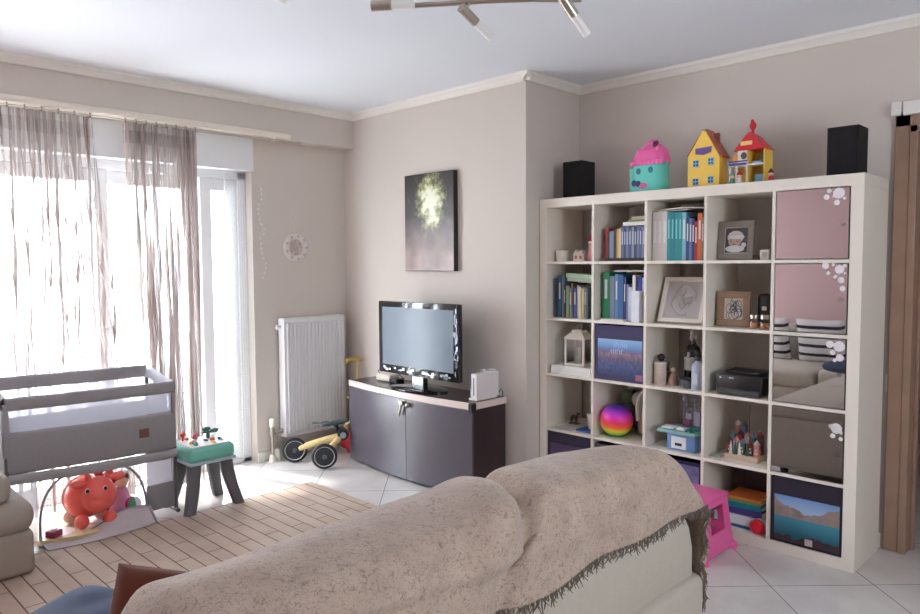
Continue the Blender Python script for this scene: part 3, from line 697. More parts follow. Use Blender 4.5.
# woven mesh windows
b = MB(); b.box(xf-.002, xf, yl+.01, yr-.01, .60, .73); cp_('mesh_window', b, net_m)
b = MB(); b.box(xb, xb+.002, yl, yr, .58, .78); b.box(xb, xf, yr-.001, yr+.001, .58, .73); b.box(xb, xf, yl-.001, yl+.001, .58, .73); cp_('mesh_window', b, net_m)
cp_('side_panel', rail((xf, yl, .505), (xf, yr, .482), .218, .014), crib_m, smooth='all')
b = MB(); b.box(xb-.01, xb+.01, yl, yr, .38, .62, bev=.006); b.box(xb, xf, yr-.012, yr+.006, .37, .60, bev=.006); b.box(xb, xf, yl-.006, yl+.012, .37, .60, bev=.006)
cp_('side_panel', b, crib_m)
cp_('leather_label', bx(xf+.014, xf+.018, -2.02, -1.965, .475, .525, bev=.001), mat('brown_leather', (112, 72, 62), .6))
cp_('lower_skirt', rail((xf+.004, yl, .375), (xf+.004, yr+.004, .352), .05, .024, sag=.012), mat('crib_skirt', (165, 160, 160), .95, noise_amt=.05), smooth='all')
cp_('mattress', bx(xb+.015, xf-.02, yl+.02, yr-.02, .39, .44, bev=.02), white_m)
cp_('lower_mesh', bx(xf-.003, xf-.001, -2.66, -2.545, .03, .36), net_m); cp_('lower_mesh', bx(xf-.003, xf-.001, -1.98, yr-.02, .18, .36), net_m)
b = MB(); b.box(xf-.012, xf+.006, -1.985, yr, .035, .185, bev=.008); b.box(xb, xf, yr-.01, yr+.006, .035, .345, bev=.006); cp_('corner_panel', b, crib_m)
fr_m = mat('crib_tube_grey', (92, 88, 92), .4)
b = MB()
for yy in (yl, yr):
    b = MB(); b.tube([(xf, yy, .0+.74), (xf, yy, .02)], .012); b.tube([(xb, yy, .80), (xb, yy, .02)], .012); b.tube([(xf+.03, yy, .012), (xb-.03, yy, .012)], .012)
    cp_('tube_frame', b, fr_m, smooth=True)
cp_('corner_post', rail((xf, yl-.012, .62), (xf, yl+.014, .62), .28, .02), crib_m, smooth='all')
cp_('corner_post', rail((xf, yr-.012, .55), (xf, yr+.006, .55), .36, .017), crib_m, smooth='all')

# storage nest in front of the crib : hoop, mat, flap
ns = thing('toy_play_nest', 'arched grey-piped mesh toy nest with a wood-print mat below the crib', 'toy basket', (-1.30, -2.27, 0))
def arch(t, x=0.045):  # t 0..1 from left base over top to right base
    a = PI*(1-t); c_, s_ = math.cos(a), math.sin(a)
    yy = .272*(abs(c_)**.75)*(1 if c_ > 0 else -1); zz = .012+.352*(s_**.62)
    return V((x-.10*s_*.3, yy, zz-.06*(yy/.27)*.0))
b = MB(); b.tube([arch(i/40) for i in range(41)], .007)
b.tube([(.045, -.272, .012), (.09, -.16, .010), (.12, 0, .010), (.10, .16, .010), (.045, .272, .012)], .006)
obj('hoop', b, mat('grey_piping', (150, 150, 158), .5), ns, smooth=True)
b = MB(); b.prism([(-.26, -.27), (.05, -.28), (.09, -.16), (.12, 0), (.10, .16), (.05, .28), (-.26, .27)], .001, .007)
wood_print = mat('play_mat_print', (222, 196, 150), .5, noise_amt=.2, scale=12)
o = obj('play_mat', b, wood_print, ns); o.scale = (1, 1, 5)
b = MB(); b.prism([(-.10+.09*math.cos(a)*1.0, .10+.14*math.sin(a)) for a in [i*2*PI/20 for i in range(20)]], .035, .0365); b.prism([(-.02+.07*math.cos(a), -.17+.08*math.sin(a)) for a in [i*2*PI/20 for i in range(20)]], .035, .0365)
obj('mat_print', b, mat('mat_white_print', (235, 225, 225), .5), ns)
def flap(u, v):
    y = -.27+.56*u; x = .052+.10*v+.04*math.sin(u*PI)*v; z = .012+(.085*smooth(.15, .9, u))*(1-v)**1.2+.01*math.sin(u*11+v*3)*(1-v)+.001
    return V((x, y, z))
b = MB(); b.grid(flap, 40, 10); obj('fabric_flap', b, mat('pale_pink_grey_fabric', (196, 184, 186), .9), ns, smooth='all', solid=.004)
b = MB(); b.tube([flap(1-.02, i/12)+V((0, 0, .002)) for i in range(13)], .006); b.tube([flap(i/30, 0)+V((0, 0, .003)) for i in range(31)], .004)
obj('flap_piping', b, mat('grey_piping', (150, 150, 158), .5), ns, smooth=True)
# the mat raised a little : items in the nest
red_m = mat('coral_red_vinyl', (252, 108, 98), .35, noise_amt=.03)
cow = thing('hopper_toy', 'inflatable coral red cow hopper toy inside the mesh toy nest', 'toy', (-1.335, -2.255, .037), rz=-.12); cow.scale = (1.04, 1.04, 1.06)
# body faces the camera (towards +x -y)
b = MB(); b.ball((-.03, -.035, .135), .105, .10, .108, seg=28); b.ball((.035, .015, .155), .095, .09, .095, seg=28)
body = obj('body', b, red_m, cow, smooth=True, subsurf=0)
md = body.modifiers.new('fuse', 'REMESH'); md.mode = 'VOXEL'; md.voxel_size = .006; md.use_smooth_shade = True
md = body.modifiers.new('soft', 'SMOOTH'); md.iterations = 8; md.factor = .6
for dx, dy in ((.06, -.07), (.075, .06), (-.07, -.10), (-.06, .04)):
    obj('leg', MB().ball((dx, dy, .035), .036, .036, .036, seg=16), red_m if dx > 0 else mat('hoof_pale', (238, 190, 180), .4), cow, smooth=True)
for s_ in (-1, 1):
    obj('ear', MB().ball((.05, .015+s_*.095, .228+(.01 if s_ > 0 else 0)), .02, .042, .022, seg=16), red_m, cow, smooth=True)
    obj('horn', MB().cyl((.03, .02+s_*.045, .235), (.025, .025+s_*.06, .290+(.015 if s_ > 0 else -.01)), .018, .010), red_m, cow, smooth=True)
    e = obj('eye', MB().ball((.120, -.008+s_*.042, .205), .005, .011, .013, seg=14), mat('eye_white', (240, 235, 230), .3), cow, smooth=True)
    obj('pupil', MB().ball((.125, -.008+s_*.042, .205), .004, .009, .0105, seg=12), black_m, e, smooth=True)
obj('muzzle', MB().ball((.098, .0, .125), .036, .06, .042, seg=20), red_m, cow, smooth=True)
obj('neck_stripe', MB().tube([(-.058+.0*math.cos(a), -.035+.092*math.cos(a), .135+.098*math.sin(a)) for a in [i*2*PI/30 for i in range(30)]], .014, closed=True), mat('pale_coral', (245, 150, 140), .35), cow, smooth=True)
# other toys in the nest
pk = thing('doll', 'small doll in a pink and white dress behind the red hopper toy', 'doll', (-1.42, -2.075, .037))
obj('dress', MB().lathe([(.07, 0), (.072, .01), (.045, .08), (.03, .13), (.022, .14)]), mat('pink_doll_dress', (222, 150, 190), .6, noise_amt=.2), pk, smooth=True)
obj('doll_head', MB().ball((0, 0, .175), .038), mat('doll_skin', (232, 190, 170), .5), pk, smooth=True)
obj('hair', MB().ball((-.012, 0, .19), .042, .046, .042), mat('doll_hair', (120, 60, 50), .7), pk, smooth=True)
obj('bow', MB().ball((.01, -.02, .225), .012, .02, .012).ball((.01, .02, .225), .012, .02, .012), mat('white_bow', (235, 235, 240), .5), pk, smooth=True)
bb = thing('beach_ball', 'multicoloured small ball at the right inside the toy nest', 'ball', (-1.36, -2.035, .081))
b = MB()
for k in range(6):
    b.use(k); b.grid(lambda u, v, k=k: V((.045*math.sin(v*PI)*math.cos((k+u)*PI/3), .045*math.sin(v*PI)*math.sin((k+u)*PI/3), .045*math.cos(v*PI))), 4, 12)
obj('ball_shell', b, [col(230, 230, 235), col(90, 110, 200), col(230, 140, 60), col(230, 230, 235), col(200, 60, 130), col(90, 170, 120)], bb, smooth='all')
bkt = thing('toy_bucket', 'dark red toy bucket with flowers behind the hopper toy', 'toy', (-1.50, -2.14, .037))
obj('bucket', MB().lathe([(.05, 0), (.065, .19), (.068, .2), (.062, .2), (.047, .01), (.001, .01)]), col(120, 30, 50, .5), bkt, smooth=True)
b = MB()
for k in range(9): b.ball((.03*math.cos(k*2.4), .04*math.sin(k*2.4), .21+.02*(k % 3)), .02, seg=10)
obj('flowers', b, col(200, 70, 70, .6), bkt, smooth=True)
pz = thing('toy_block', 'small maroon toy block on the mat at the left of hopper toy', 'toy block', (-1.27, -2.475, .037), rz=.5)
obj('block', bx(-.03, .03, -.03, .03, 0, .035, bev=.006), col(150, 40, 80, .5), pz); obj('block_top', MB().cyl((0, 0, .035), (0, 0, .043), .015), col(220, 200, 210, .5), pz)

# ------------------------------------------------------------------ toddler activity table
teal_m = mat('teal_plastic', (122, 200, 182), .4, noise_amt=.03); leg_m = mat('charcoal_leg_plastic', (98, 98, 102), .55, bump=.1, bscale=90)
at_ = thing('activity_table', 'teal toddler activity table on four charcoal legs beside the crib', 'activity table', (-1.27, -1.65, 0)); at_.scale = (.94, .94, .95)
b = MB(); b.box(-.145, .145, -.15, .15, .315, .408, bev=.03, seg=4); tray = obj('tray', b, teal_m, at_, smooth=True)
obj('tray_rim', bx(-.150, .150, -.155, .155, .300, .322, bev=.01, seg=3), mat('pale_blue_rim', (180, 196, 205), .4), at_, smooth=True)
obj('play_surface', bx(-.125, .125, -.13, .13, .406, .414, bev=.003), mat('table_white_top', (226, 222, 218), .4), at_)
random.seed(5)
cols_ = [(210, 80, 60), (235, 225, 215), (70, 110, 160), (60, 70, 80), (240, 190, 90), (90, 170, 150), (225, 150, 170), (60, 90, 80)]
for k in range(14):
    x = random.uniform(-.10, .10); y = random.uniform(-.11, .11); c_ = cols_[k % 8]
    if k % 3 == 0: obj('toy_button', MB().lathe([(.016, 0), (.016, .01), (.010, .018), (.0005, .019)], c=(x, y, .413)), col(*c_), at_, smooth=True)
    elif k % 3 == 1: obj('toy_key', bx(x-.018, x+.018, y-.009, y+.009, .413, .424, bev=.003), col(*c_), at_)
    else: obj('toy_roller', MB().cyl((x-.014, y, .424), (x+.014, y, .424), .011), col(*c_), at_, smooth=True)
obj('toy_post', MB().cyl((-.09, -.09, .413), (-.09, -.09, .45), .007).ball((-.09, -.09, .455), .016), col(210, 70, 55), at_, smooth=True)
obj('toy_post', MB().cyl((-.06, -.02, .413), (-.06, -.02, .44), .007).ball((-.06, -.02, .447), .014), col(200, 80, 70), at_, smooth=True)
b = MB(); b.cyl((-.05, .06, .41), (-.05, .06, .455), .012); b.ball((-.05, .05, .475), .022, .028, .016); b.ball((-.05, .11, .462), .012, .035, .010); b.cyl((-.05, .02, .455), (-.05, .13, .45), .007)
obj('toy_airplane', b, mat('dark_green_plastic', (62, 104, 92), .45), at_, smooth=True)
for sx in (-1, 1):
    for sy in (-1, 1):
        def legf(u, v, sx=sx, sy=sy):
            z = .312*(1-v); a = u*2*PI; c_, s_ = math.cos(a), math.sin(a); k = .5
            cx_, cy_ = sx*(.09+.055*v**1.3), sy*(.105+.062*v**1.6)
            w_ = .042-.008*v; e1 = abs(c_)**k*(1 if c_ > 0 else -1); e2 = abs(s_)**k*(1 if s_ > 0 else -1)
            return V((cx_+w_*.75*e1, cy_+w_*e2, z))
        b = MB(); b.grid(legf, 24, 14, closed_u=True)
        bmesh.ops.contextual_create(b.bm, geom=[e for e in b.bm.edges if e.is_boundary and e.verts[0].co.z < .01])
        lg = obj('leg', b, leg_m, at_, smooth=True)

# ------------------------------------------------------------------ trike
tw_m = mat('birch_plywood', (222, 196, 140), .5, noise_amt=.08, scale=30); tyre_m = mat('tyre_rubber', (34, 36, 38), .6)
tr = thing('balance_trike', 'small wooden balance trike with black wheels parked against the radiator', 'tricycle', (0, 0, 0))
def wheel(c, ang, nm='wheel'):
    q = Matrix.Translation(c) @ Matrix.Rotation(ang, 4, 'Z') @ Matrix.Rotation(PI/2, 4, 'X')
    w_ = obj(nm, MB().lathe([(.070, -.016), (.084, -.014), (.091, 0), (.084, .014), (.070, .016), (.066, 0), (.070, -.016)], mtx=q, seg=36), tyre_m, tr, smooth=True)
    obj('rim', MB().lathe([(.067, -.012), (.072, -.017), (.0705, .0), (.072, .017), (.067, .012), (.067, -.012)], mtx=q, seg=36), mat('white_rim', (215, 215, 215), .4), w_, smooth=True)
    obj('hub', MB().lathe([(.001, -.010), (.067, -.010), (.067, .010), (.001, .010)], mtx=q, seg=30), mat('hub_black', (42, 46, 50), .5), w_, smooth=True)
    obj('axle_cap', MB().cyl((0, 0, -.026), (0, 0, .026), .016, mtx=q), mat('grey_cap', (90, 100, 104), .5), w_, smooth=True)
wheel((-1.68, -.755, .092), 1.0); wheel((-1.375, -.705, .092), .95)
wheel((-1.52, -.235, .092), .2)
b = MB(); b.tube([(-1.665, -.725, .10), (-1.62, -.68, .125), (-1.55, -.60, .155), (-1.50, -.53, .175), (-1.47, -.48, .185)], [.022, .024, .026, .026, .026], seg=12)
b.tube([(-1.40, -.66, .10), (-1.43, -.60, .14), (-1.46, -.52, .17), (-1.48, -.46, .19)], [.02, .022, .024, .024], seg=12)
obj('rear_fork', b, tw_m, tr, smooth=True)
b = MB(); b.tube([(-1.47, -.50, .18), (-1.49, -.44, .22), (-1.50, -.36, .27), (-1.51, -.30, .31), (-1.515, -.27, .34)], [.024, .025, .024, .022, .02], seg=12)
b.tube([(-1.515, -.275, .36), (-1.52, -.25, .22), (-1.52, -.235, .092)], .02, seg=12)
obj('main_frame', b, tw_m, tr, smooth=True)
obj('pivot_housing', MB().cyl((-1.43, -.50, .20), (-1.52, -.44, .20), .042), mat('pivot_black', (34, 36, 40), .5), tr, smooth=True)
obj('pivot_cap', MB().cyl((-1.425, -.505, .20), (-1.419, -.509, .20), .022), mat('pivot_grey', (150, 155, 160), .5), tr, smooth=True)
def seatf(u, v):
    a = u*2*PI; t = v; w_ = (.022+.045*(1-t)**.7*(t+.02)**.12) * math.sin(min(1, max(0, .04+t*.96))*PI)**.4
    return V((-1.545+math.sin(.7)*.0, 0, 0))+V((.62*w_*math.cos(a)-.05+.14*t, -.62+.78*w_*math.cos(a)*0+.24*t, .300+.018*math.sin(a)-.012*math.sin(t*PI)+.022*t*t))
b = MB(); b.ball((0, 0, 0), .05, .062, .018, mtx=Matrix.Translation((-1.535, -.575, .278)), seg=24); b.ball((0, 0, 0), .03, .085, .02, mtx=Matrix.Translation((-1.49, -.50, .288)) @ Matrix.Rotation(-.45, 4, 'Z') @ Matrix.Rotation(.1, 4, 'X'), seg=24)
o = obj('saddle', b, mat('grey_green_saddle', (72, 84, 88), .4), tr, smooth=True)
md = o.modifiers.new('fuse', 'REMESH'); md.mode = 'VOXEL'; md.voxel_size = .004; md.use_smooth_shade = True
md = o.modifiers.new('soft', 'SMOOTH'); md.iterations = 6
obj('seat_post', MB().cyl((-1.49, -.50, .21), (-1.50, -.52, .275), .016), black_m, tr, smooth=True)
obj('saddle_handle', MB().tube([(-1.585, -.60, .28), (-1.61, -.635, .285), (-1.60, -.655, .287), (-1.575, -.64, .285)], .006), mat('saddle_ring', (90, 100, 104), .5), tr, smooth=True)
obj('handlebar', MB().cyl((-1.515, -.27, .33), (-1.52, -.262, .43), .014).tube([(-1.62, -.32, .43), (-1.56, -.27, .435), (-1.48, -.25, .435), (-1.42, -.27, .43)], .012), tw_m, tr, smooth=True)
# push pole toy behind and red sack
pp = thing('toy_broom', 'pale yellow wooden toy pole leaning in the corner behind the cabinet', 'toy', (-1.66, -.25, 0))
obj('handle', MB().cyl((.08, .0, .0), (0, .06, .70), .011), tw_m, pp, smooth=True)
obj('crossbar', MB().tube([(0, -.05, .70), (0, .0, .715), (0, .06, .71), (0, .10, .70)], .015), col(214, 180, 90, .5), pp, smooth=True)
rb = thing('toy_cart', 'red fabric toy bag on the floor behind the trike', 'toy bag', (-1.62, -.30, 0))
b = soft_box(.16, .16, .17, amp=.02); bmesh.ops.transform(b.bm, matrix=Matrix.Translation((0, 0.04, .088)), verts=b.bm.verts)
obj('bag_body', b, mat('red_fabric', (176, 34, 44), .8, noise_amt=.15), rb, smooth='all')
obj('bag_strap', MB().tube([(-.03, .04, .15), (-.02, .03, .22), (.03, .03, .22), (.04, .04, .15)], .008), mat('red_fabric_strap', (140, 30, 40), .8), rb, smooth=True)

# ------------------------------------------------------------------ pink step stool
pink_p = mat('pink_plastic', (240, 104, 168), .35, noise_amt=.02, spec=.5)
ps = thing('step_stool', 'bright pink plastic step stool with cut-out sides between sofa and shelf', 'stool', (1.14, -.24, 0))
def stool_wall(p0, p1, q0, q1, holes):
    """slanted panel between bottom edge p0-p1 and top edge q0-q1 with window holes given in u,v"""
    b = MB(); p0, p1, q0, q1 = map(V, (p0, p1, q0, q1)); us = sorted({0, 1, *[h[0] for h in holes], *[h[1] for h in holes]}); vs = sorted({0, 1, *[h[2] for h in holes], *[h[3] for h in holes]})
    P_ = lambda u, v: (p0*(1-u)+p1*u)*(1-v)+(q0*(1-u)+q1*u)*v
    vv = {}
    def gv(u, v):
        if (u, v) not in vv: vv[(u, v)] = b.bm.verts.new(P_(u, v))
        return vv[(u, v)]
    for i in range(len(us)-1):
        for j in range(len(vs)-1):
            um, vm = (us[i]+us[i+1])/2, (vs[j]+vs[j+1])/2
            if any(h[0] < um < h[1] and h[2] < vm < h[3] for h in holes): continue
            b.bm.faces.new((gv(us[i], vs[j]), gv(us[i+1], vs[j]), gv(us[i+1], vs[j+1]), gv(us[i], vs[j+1])))
    return b
bw, tw2, hh = .168, .140, .272
cB = [(-bw, -bw, .012), (bw, -bw, .012), (bw, bw, .012), (-bw, bw, .012)]; cT = [(-tw2, -tw2, hh), (tw2, -tw2, hh), (tw2, tw2, hh), (-tw2, tw2, hh)]
for i, holes in enumerate(([(.18, .62, .42, .86)], [(.30, .80, .38, .88)], [(.2, .8, .42, .86)], [(.25, .75, .4, .86)])):
    j = (i+1) % 4; o = obj('side_panel', stool_wall(cB[i], cB[j], cT[i], cT[j], holes), pink_p, ps, solid=.008)
b = MB(); b.box(-.152, .152, -.152, .152, .268, .290, bev=.012, seg=3); obj('top_step', b, pink_p, ps, smooth=True)
for sx in (-1, 1):
    for sy in (-1, 1): obj('foot', MB().ball((sx*.158, sy*.158, .018), .036, .036, .018, seg=18).cyl((sx*.158, sy*.158, 0), (sx*.158, sy*.158, .012), .034), pink_p, ps, smooth=True)
st_m = [col(240, 240, 240), col(60, 60, 70), col(240, 200, 80)]
b = MB(); b.use(0).box(-.05, .03, -.164, -.160, .05, .11, bev=.002); b.use(1).ball((-.02, -.164, .085), .012, .003, .014, seg=10); b.use(2).ball((.01, -.164, .075), .010, .003, .01, seg=10)
obj('sticker', b, st_m, ps)

# ------------------------------------------------------------------ ceiling spotlight bar
frost_m = mat('frosted_glass', (240, 238, 235), .35, noise_amt=0, trans=.0)
cl = thing('ceiling_spotlight_bar', 'brushed nickel ceiling spotlight bar with frosted glass heads', 'ceiling light', (.85, -1.58, H))
LO = V((.85, -1.58, H))
bar = [V(p)-LO for p in ((.615, -1.752, 2.455), (.70, -1.69, 2.455), (.80, -1.615, 2.455), (.918, -1.533, 2.455), (1.08, -1.40, 2.455), (1.20, -1.27, 2.455))]
obj('rail_bar', MB().tube(bar, .010), chrome_m, cl, smooth=True)
obj('ceiling_rose', MB().lathe([(.06, 0), (.058, -.02), (.02, -.035), (.012, -.04)]).cyl((0, 0, -.03), (0, 0, -.155), .009), chrome_m, cl, smooth=True)
def head(base, tip, top):
    base = V(base)-LO; d = (V(tip)-LO-base); ln_ = d.length; d.normalize()
    h_ = obj('spot_head', MB().cyl(base, base+d*ln_*.48, .019).cyl(base+d*.02, V(top)-LO, .006), chrome_m, cl, smooth=True)
    obj('glass_shade', MB().cyl(base+d*ln_*.47, base+d*ln_, .0175, .0165), frost_m, h_, smooth=True)
head((.882, -1.60, 2.425), (.889, -1.439, 2.345), (.885, -1.555, 2.455))
head((1.215, -1.41, 2.425), (1.25, -1.30, 2.305), (1.19, -1.29, 2.455))
head((.665, -1.86, 2.42), (.795, -1.762, 2.42), (.66, -1.72, 2.455))
head((.40, -2.27, 2.50), (.50, -2.125, 2.415), (.42, -2.2, 2.545))
obj('rail_bar', MB().tube([V(p)-LO for p in ((.41, -2.22, 2.545), (.55, -1.95, 2.56), (.70, -1.75, 2.56), (.85, -1.58, 2.56))], .010), chrome_m, cl, smooth=True)

# ------------------------------------------------------------------ things beside the door
sb = thing('motion_sensor', 'two small white sensor boxes side by side above the door frame', 'sensor', (1.90, YB, 2.183))
obj('sensor_box', bx(-.05, -.006, -.045, -.022, -.032, .035, bev=.008, seg=3), trim_m, sb, smooth=True); obj('sensor_box', bx(.0, .075, -.045, -.022, -.034, .035, bev=.008, seg=3), trim_m, sb, smooth=True)
obj('indicator', MB().ball((-.028, -.046, -.005), .005, seg=8), col(255, 245, 230, .2), sb)
obj('mount_plate', bx(-.045, .07, -.022, 0, -.012, .03), trim_m, sb)
ls = thing('light_switch', 'small white wall switch between the shelf and the door frame', 'switch', (1.858, YB, .845))
obj('switch_plate', bx(-.006, .030, -.010, 0, -.045, .045, bev=.003), trim_m, ls); obj('switch_rocker', bx(.004, .022, -.014, -.009, -.025, .025, bev=.002), white_m, ls)

# ------------------------------------------------------------------ on top of the shelf
TZ = 1.85
spk_m = mat('speaker_black', (16, 13, 14), .75, noise_amt=.05); cloth_black = mat('speaker_cloth', (22, 18, 19), .95, noise_amt=.2, scale=200)
def speaker(label, x0, x1, y0, y1, h):
    t = thing('speaker', label, 'speaker', ((x0+x1)/2, (y0+y1)/2, TZ)); wx, wy = (x1-x0)/2, (y1-y0)/2
    obj('cabinet', bx(-wx, wx, -wy, wy, .006, h, bev=.004), spk_m, t)
    obj('grille', bx(-wx+.006, wx-.006, -wy-.006, -wy+.002, .014, h-.008, bev=.003), cloth_black, t)
    for sx in (-1, 1):
        for sy in (-1, 1): obj('rubber_foot', MB().cyl((sx*(wx-.02), sy*(wy-.02), 0), (sx*(wx-.02), sy*(wy-.02), .007), .009), black_m, t)
speaker('small black bookshelf speaker at the left end of the shelf top', .105, .245, .10, .25, .232)
speaker('taller black speaker at the right end of the shelf top by the door', 1.655, 1.795, .10, .24, .235)
# teal and pink toy house
th_ = thing('toy_cottage', 'teal toy house with a pink frilly roof on the shelf top', 'toy house', (.685, .17, TZ)); th_.scale = (.92, .8, 1.2)
tl_m = mat('toy_teal', (104, 210, 194), .45, noise_amt=.05, scale=15); pk_m = mat('toy_pink', (252, 112, 178), .45, noise_amt=.08, scale=20)
b = MB(); b.prism([(.105*(abs(math.cos(a))**.5)*(1 if math.cos(a) > 0 else -1), .075*(abs(math.sin(a))**.5)*(1 if math.sin(a) > 0 else -1)) for a in [i*2*PI/32 for i in range(32)]], 0, .150, bev=.006)
obj('house_body', b, tl_m, th_, smooth=True)
def roof(u, v):
    a = u*2*PI; c_, s_ = math.cos(a), math.sin(a); k = (1-.34*v-.50*max(0, v-.55)*2)
    return V((.118*k*(abs(c_)**.6)*(1 if c_ > 0 else -1)+.012*v, .088*k*(abs(s_)**.6)*(1 if s_ > 0 else -1), .142+.105*v+.007*math.sin(u*2*PI*9)*(1-v)))
b = MB(); b.grid(roof, 60, 8, closed_u=True); b.ball((.01, 0, .235), .045, .036, .022)
obj('roof', b, pk_m, th_, smooth=True)
b = MB()
for k in range(9): a = k*PI/8; b.ball((-.10+.20*k/8, -.082+.01*abs(k-4)/4, .145), .016, .010, .014, seg=12)
for k in range(5): b.ball((-.05+.03*k, -.058, .20+.006*math.sin(k*2)), .018, .012, .012, seg=12)
obj('roof_frill', b, pk_m, th_, smooth=True)
obj('side_handle', MB().box(-.145, -.10, -.03, .03, 0, .13, bev=.012), mat('toy_pale_teal', (120, 205, 190), .45), th_, smooth=True)
for k, (x, z, c_) in enumerate(((-.055, .105, (60, 120, 140)), (.03, .108, (60, 120, 140)), (-.02, .035, (215, 110, 165)), (-.085, .05, (40, 60, 120)), (-.055, .046, (50, 60, 90)))):
    obj('sticker_window', MB().ball((x, -.0745, z), .018 if k != 2 else .032, .004, .015, seg=16), col(*c_, rough=.5), th_, smooth=True)
obj('roof_bow', MB().ball((.045, -.05, .225), .014, .010, .016).ball((.06, -.05, .232), .010, .008, .012), col(70, 30, 60, .5), th_, smooth=True)
# yellow toy house
yh = thing('toy_house', 'yellow gabled toy house with blue windows and purple sign on the shelf top', 'toy house', (1.025, .17, TZ), rz=.05); yh.scale = (.93, .72, 1.08)
ye_m = mat('toy_yellow', (250, 208, 92), .45, noise_amt=.04); XZ = Matrix(((1, 0, 0, 0), (0, 0, -1, 0), (0, 1, 0, 0), (0, 0, 0, 1)))
g_ = [(-.095, 0), (.095, 0), (.095, .150), (.06, .205), (.01, .285), (-.01, .285), (-.055, .215), (-.095, .165)]
b = MB(); b.prism(g_, -.075, .075, mtx=XZ, bev=.003); obj('house_walls', b, ye_m, yh)
b = MB()
for (xa, za), (xb_, zb_) in (((.005, .292), (.105, .150)), ((-.005, .292), (-.102, .165))):
    L_ = math.hypot(xb_-xa, zb_-za); ang = math.atan2(zb_-za, xb_-xa)
    b.box(0, L_, -.066, .082, -.004, .006, bev=.002, mtx=Matrix.Translation((xa, 0, za)) @ Matrix.Rotation(-ang, 4, 'Y'))
obj('roof', b, mat('toy_terracotta', (178, 96, 70), .5), yh)
obj('chimney', bx(.035, .065, .0, .03, .215, .275, bev=.002), mat('toy_terracotta_dark', (150, 80, 60), .5), yh)
b = MB(); b.prism([(-.048, .172), (.0, .165), (.046, .176), (.05, .205), (.0, .202), (-.048, .2)], .076, .080, mtx=XZ, bev=.001)
obj('name_sign', b, mat('sign_purple', (112, 84, 150), .5, noise_amt=.1), yh)
for x, z in ((-.045, .125), (.045, .130), (-.045, .035), (.045, .040)):
    w_ = obj('toy_window', bx(x-.018, x+.018, -.078, -.0745, z-.018, z+.018, bev=.001), mat('pale_window_frame', (160, 200, 225), .5, noise_amt=0), yh)
    b = MB()
    for i in (-1, 1):
        for j in (-1, 1): b.box(x+i*.008-.006, x+i*.008+.006, -.0795, -.0775, z+j*.008-.006, z+j*.008+.006)
    obj('window_panes', b, col(50, 96, 130, .4), w_)
# red roof playhouse
rh = thing('toy_playset_house', 'open-front yellow and white toy house with a red roof on the shelf top', 'toy house', (1.262, .17, TZ)); rh.scale = (.87, .8, 1.08)
wt = col(236, 226, 214, .5); yl_ = col(244, 202, 84, .5); rd = mat('toy_red', (204, 28, 44), .4); bl = col(60, 74, 150, .5)
b = MB(); b.box(-.105, .105, -.07, .07, 0, .008, bev=.002); b.box(-.105, .10, -.055, .07, .092, .100); obj('floors', b, wt, rh)
b = MB(); b.box(-.105, .105, .064, .072, 0, .175); b.box(.0, .006, -.05, .07, .008, .17); b.box(.096, .104, -.055, .07, .008, .17, bev=.001); obj('house_walls', b, yl_, rh)
b = MB()
for x in (-.101, -.06, .0): b.box(x-.005, x+.005, -.065, -.055, .008, .095, bev=.001)
obj('porch_posts', b, wt, rh)
obj('balcony_rail', MB().box(-.108, .0, -.072, -.064, .096, .106, bev=.002).box(-.108, .004, -.070, -.066, .112, .118), bl, rh)
b = MB(); b.box(-.055, .0, -.062, -.054, .10, .165); b.box(-.07, .004, -.058, -.05, .10, .11); obj('dormer', b, wt, rh)
obj('round_window', MB().cyl((-.018, -.066, .14), (-.018, -.060, .14), .017), col(90, 80, 70, .5), rh, smooth=True)
b = MB(); pr_ = [(-.08, .165), (.115, .165), (.068, .205), (.035, .235), (.012, .25), (-.01, .235), (-.045, .20)]; b.prism(pr_, -.075, .07, mtx=XZ, bev=.003); obj('roof', b, rd, rh)
obj('roof_sign', bx(-.035, .035, -.075, -.0705, .188, .207, bev=.001), col(248, 206, 130, .5), rh)
obj('roof_finial', MB().cyl((.01, 0, .24), (.01, 0, .27), .012, .008).ball((.01, 0, .285), .020).ball((.01, -.01, .305), .010), rd, rh, smooth=True)
b = MB(); b.box(-.09, -.07, -.06, -.05, .115, .13).ball((-.07, -.06, .13), .016, .012, .02, seg=10); obj('balcony_figure', b, col(240, 150, 60, .5), rh)
obj('room_furniture', MB().box(.04, .09, -.04, .0, .008, .05, bev=.003).box(.02, .08, -.04, .02, .10, .112, bev=.002), col(120, 170, 200, .5), rh)
b = MB(); b.ball((.05, .055, .14), .022, .006, .022, seg=12); obj('wall_clock', b, col(150, 180, 150, .5), rh)
def figure(label, loc, c1, c2):
    t = thing('toy_figure', label, 'figurine', loc)
    obj('body', MB().lathe([(.014, 0), (.016, .006), (.010, .03), (.006, .036)]), col(*c1), t, smooth=True)
    obj('head', MB().ball((0, 0, .044), .012), col(238, 190, 180), t, smooth=True)
    obj('hat', MB().lathe([(.016, .048), (.013, .055), (.0005, .072)]), col(*c2), t, smooth=True)
figure('tiny white figure with a red hat before the red-roofed toy house', (1.245, .075, TZ), (235, 230, 225), (190, 30, 40))
figure('tiny green figure left of the red-hatted one before the toy house', (1.205, .078, TZ), (90, 150, 110), (110, 160, 120))
figure('tiny red figure right of the red-roofed toy house', (1.395, .10, TZ), (190, 40, 60), (70, 40, 40))

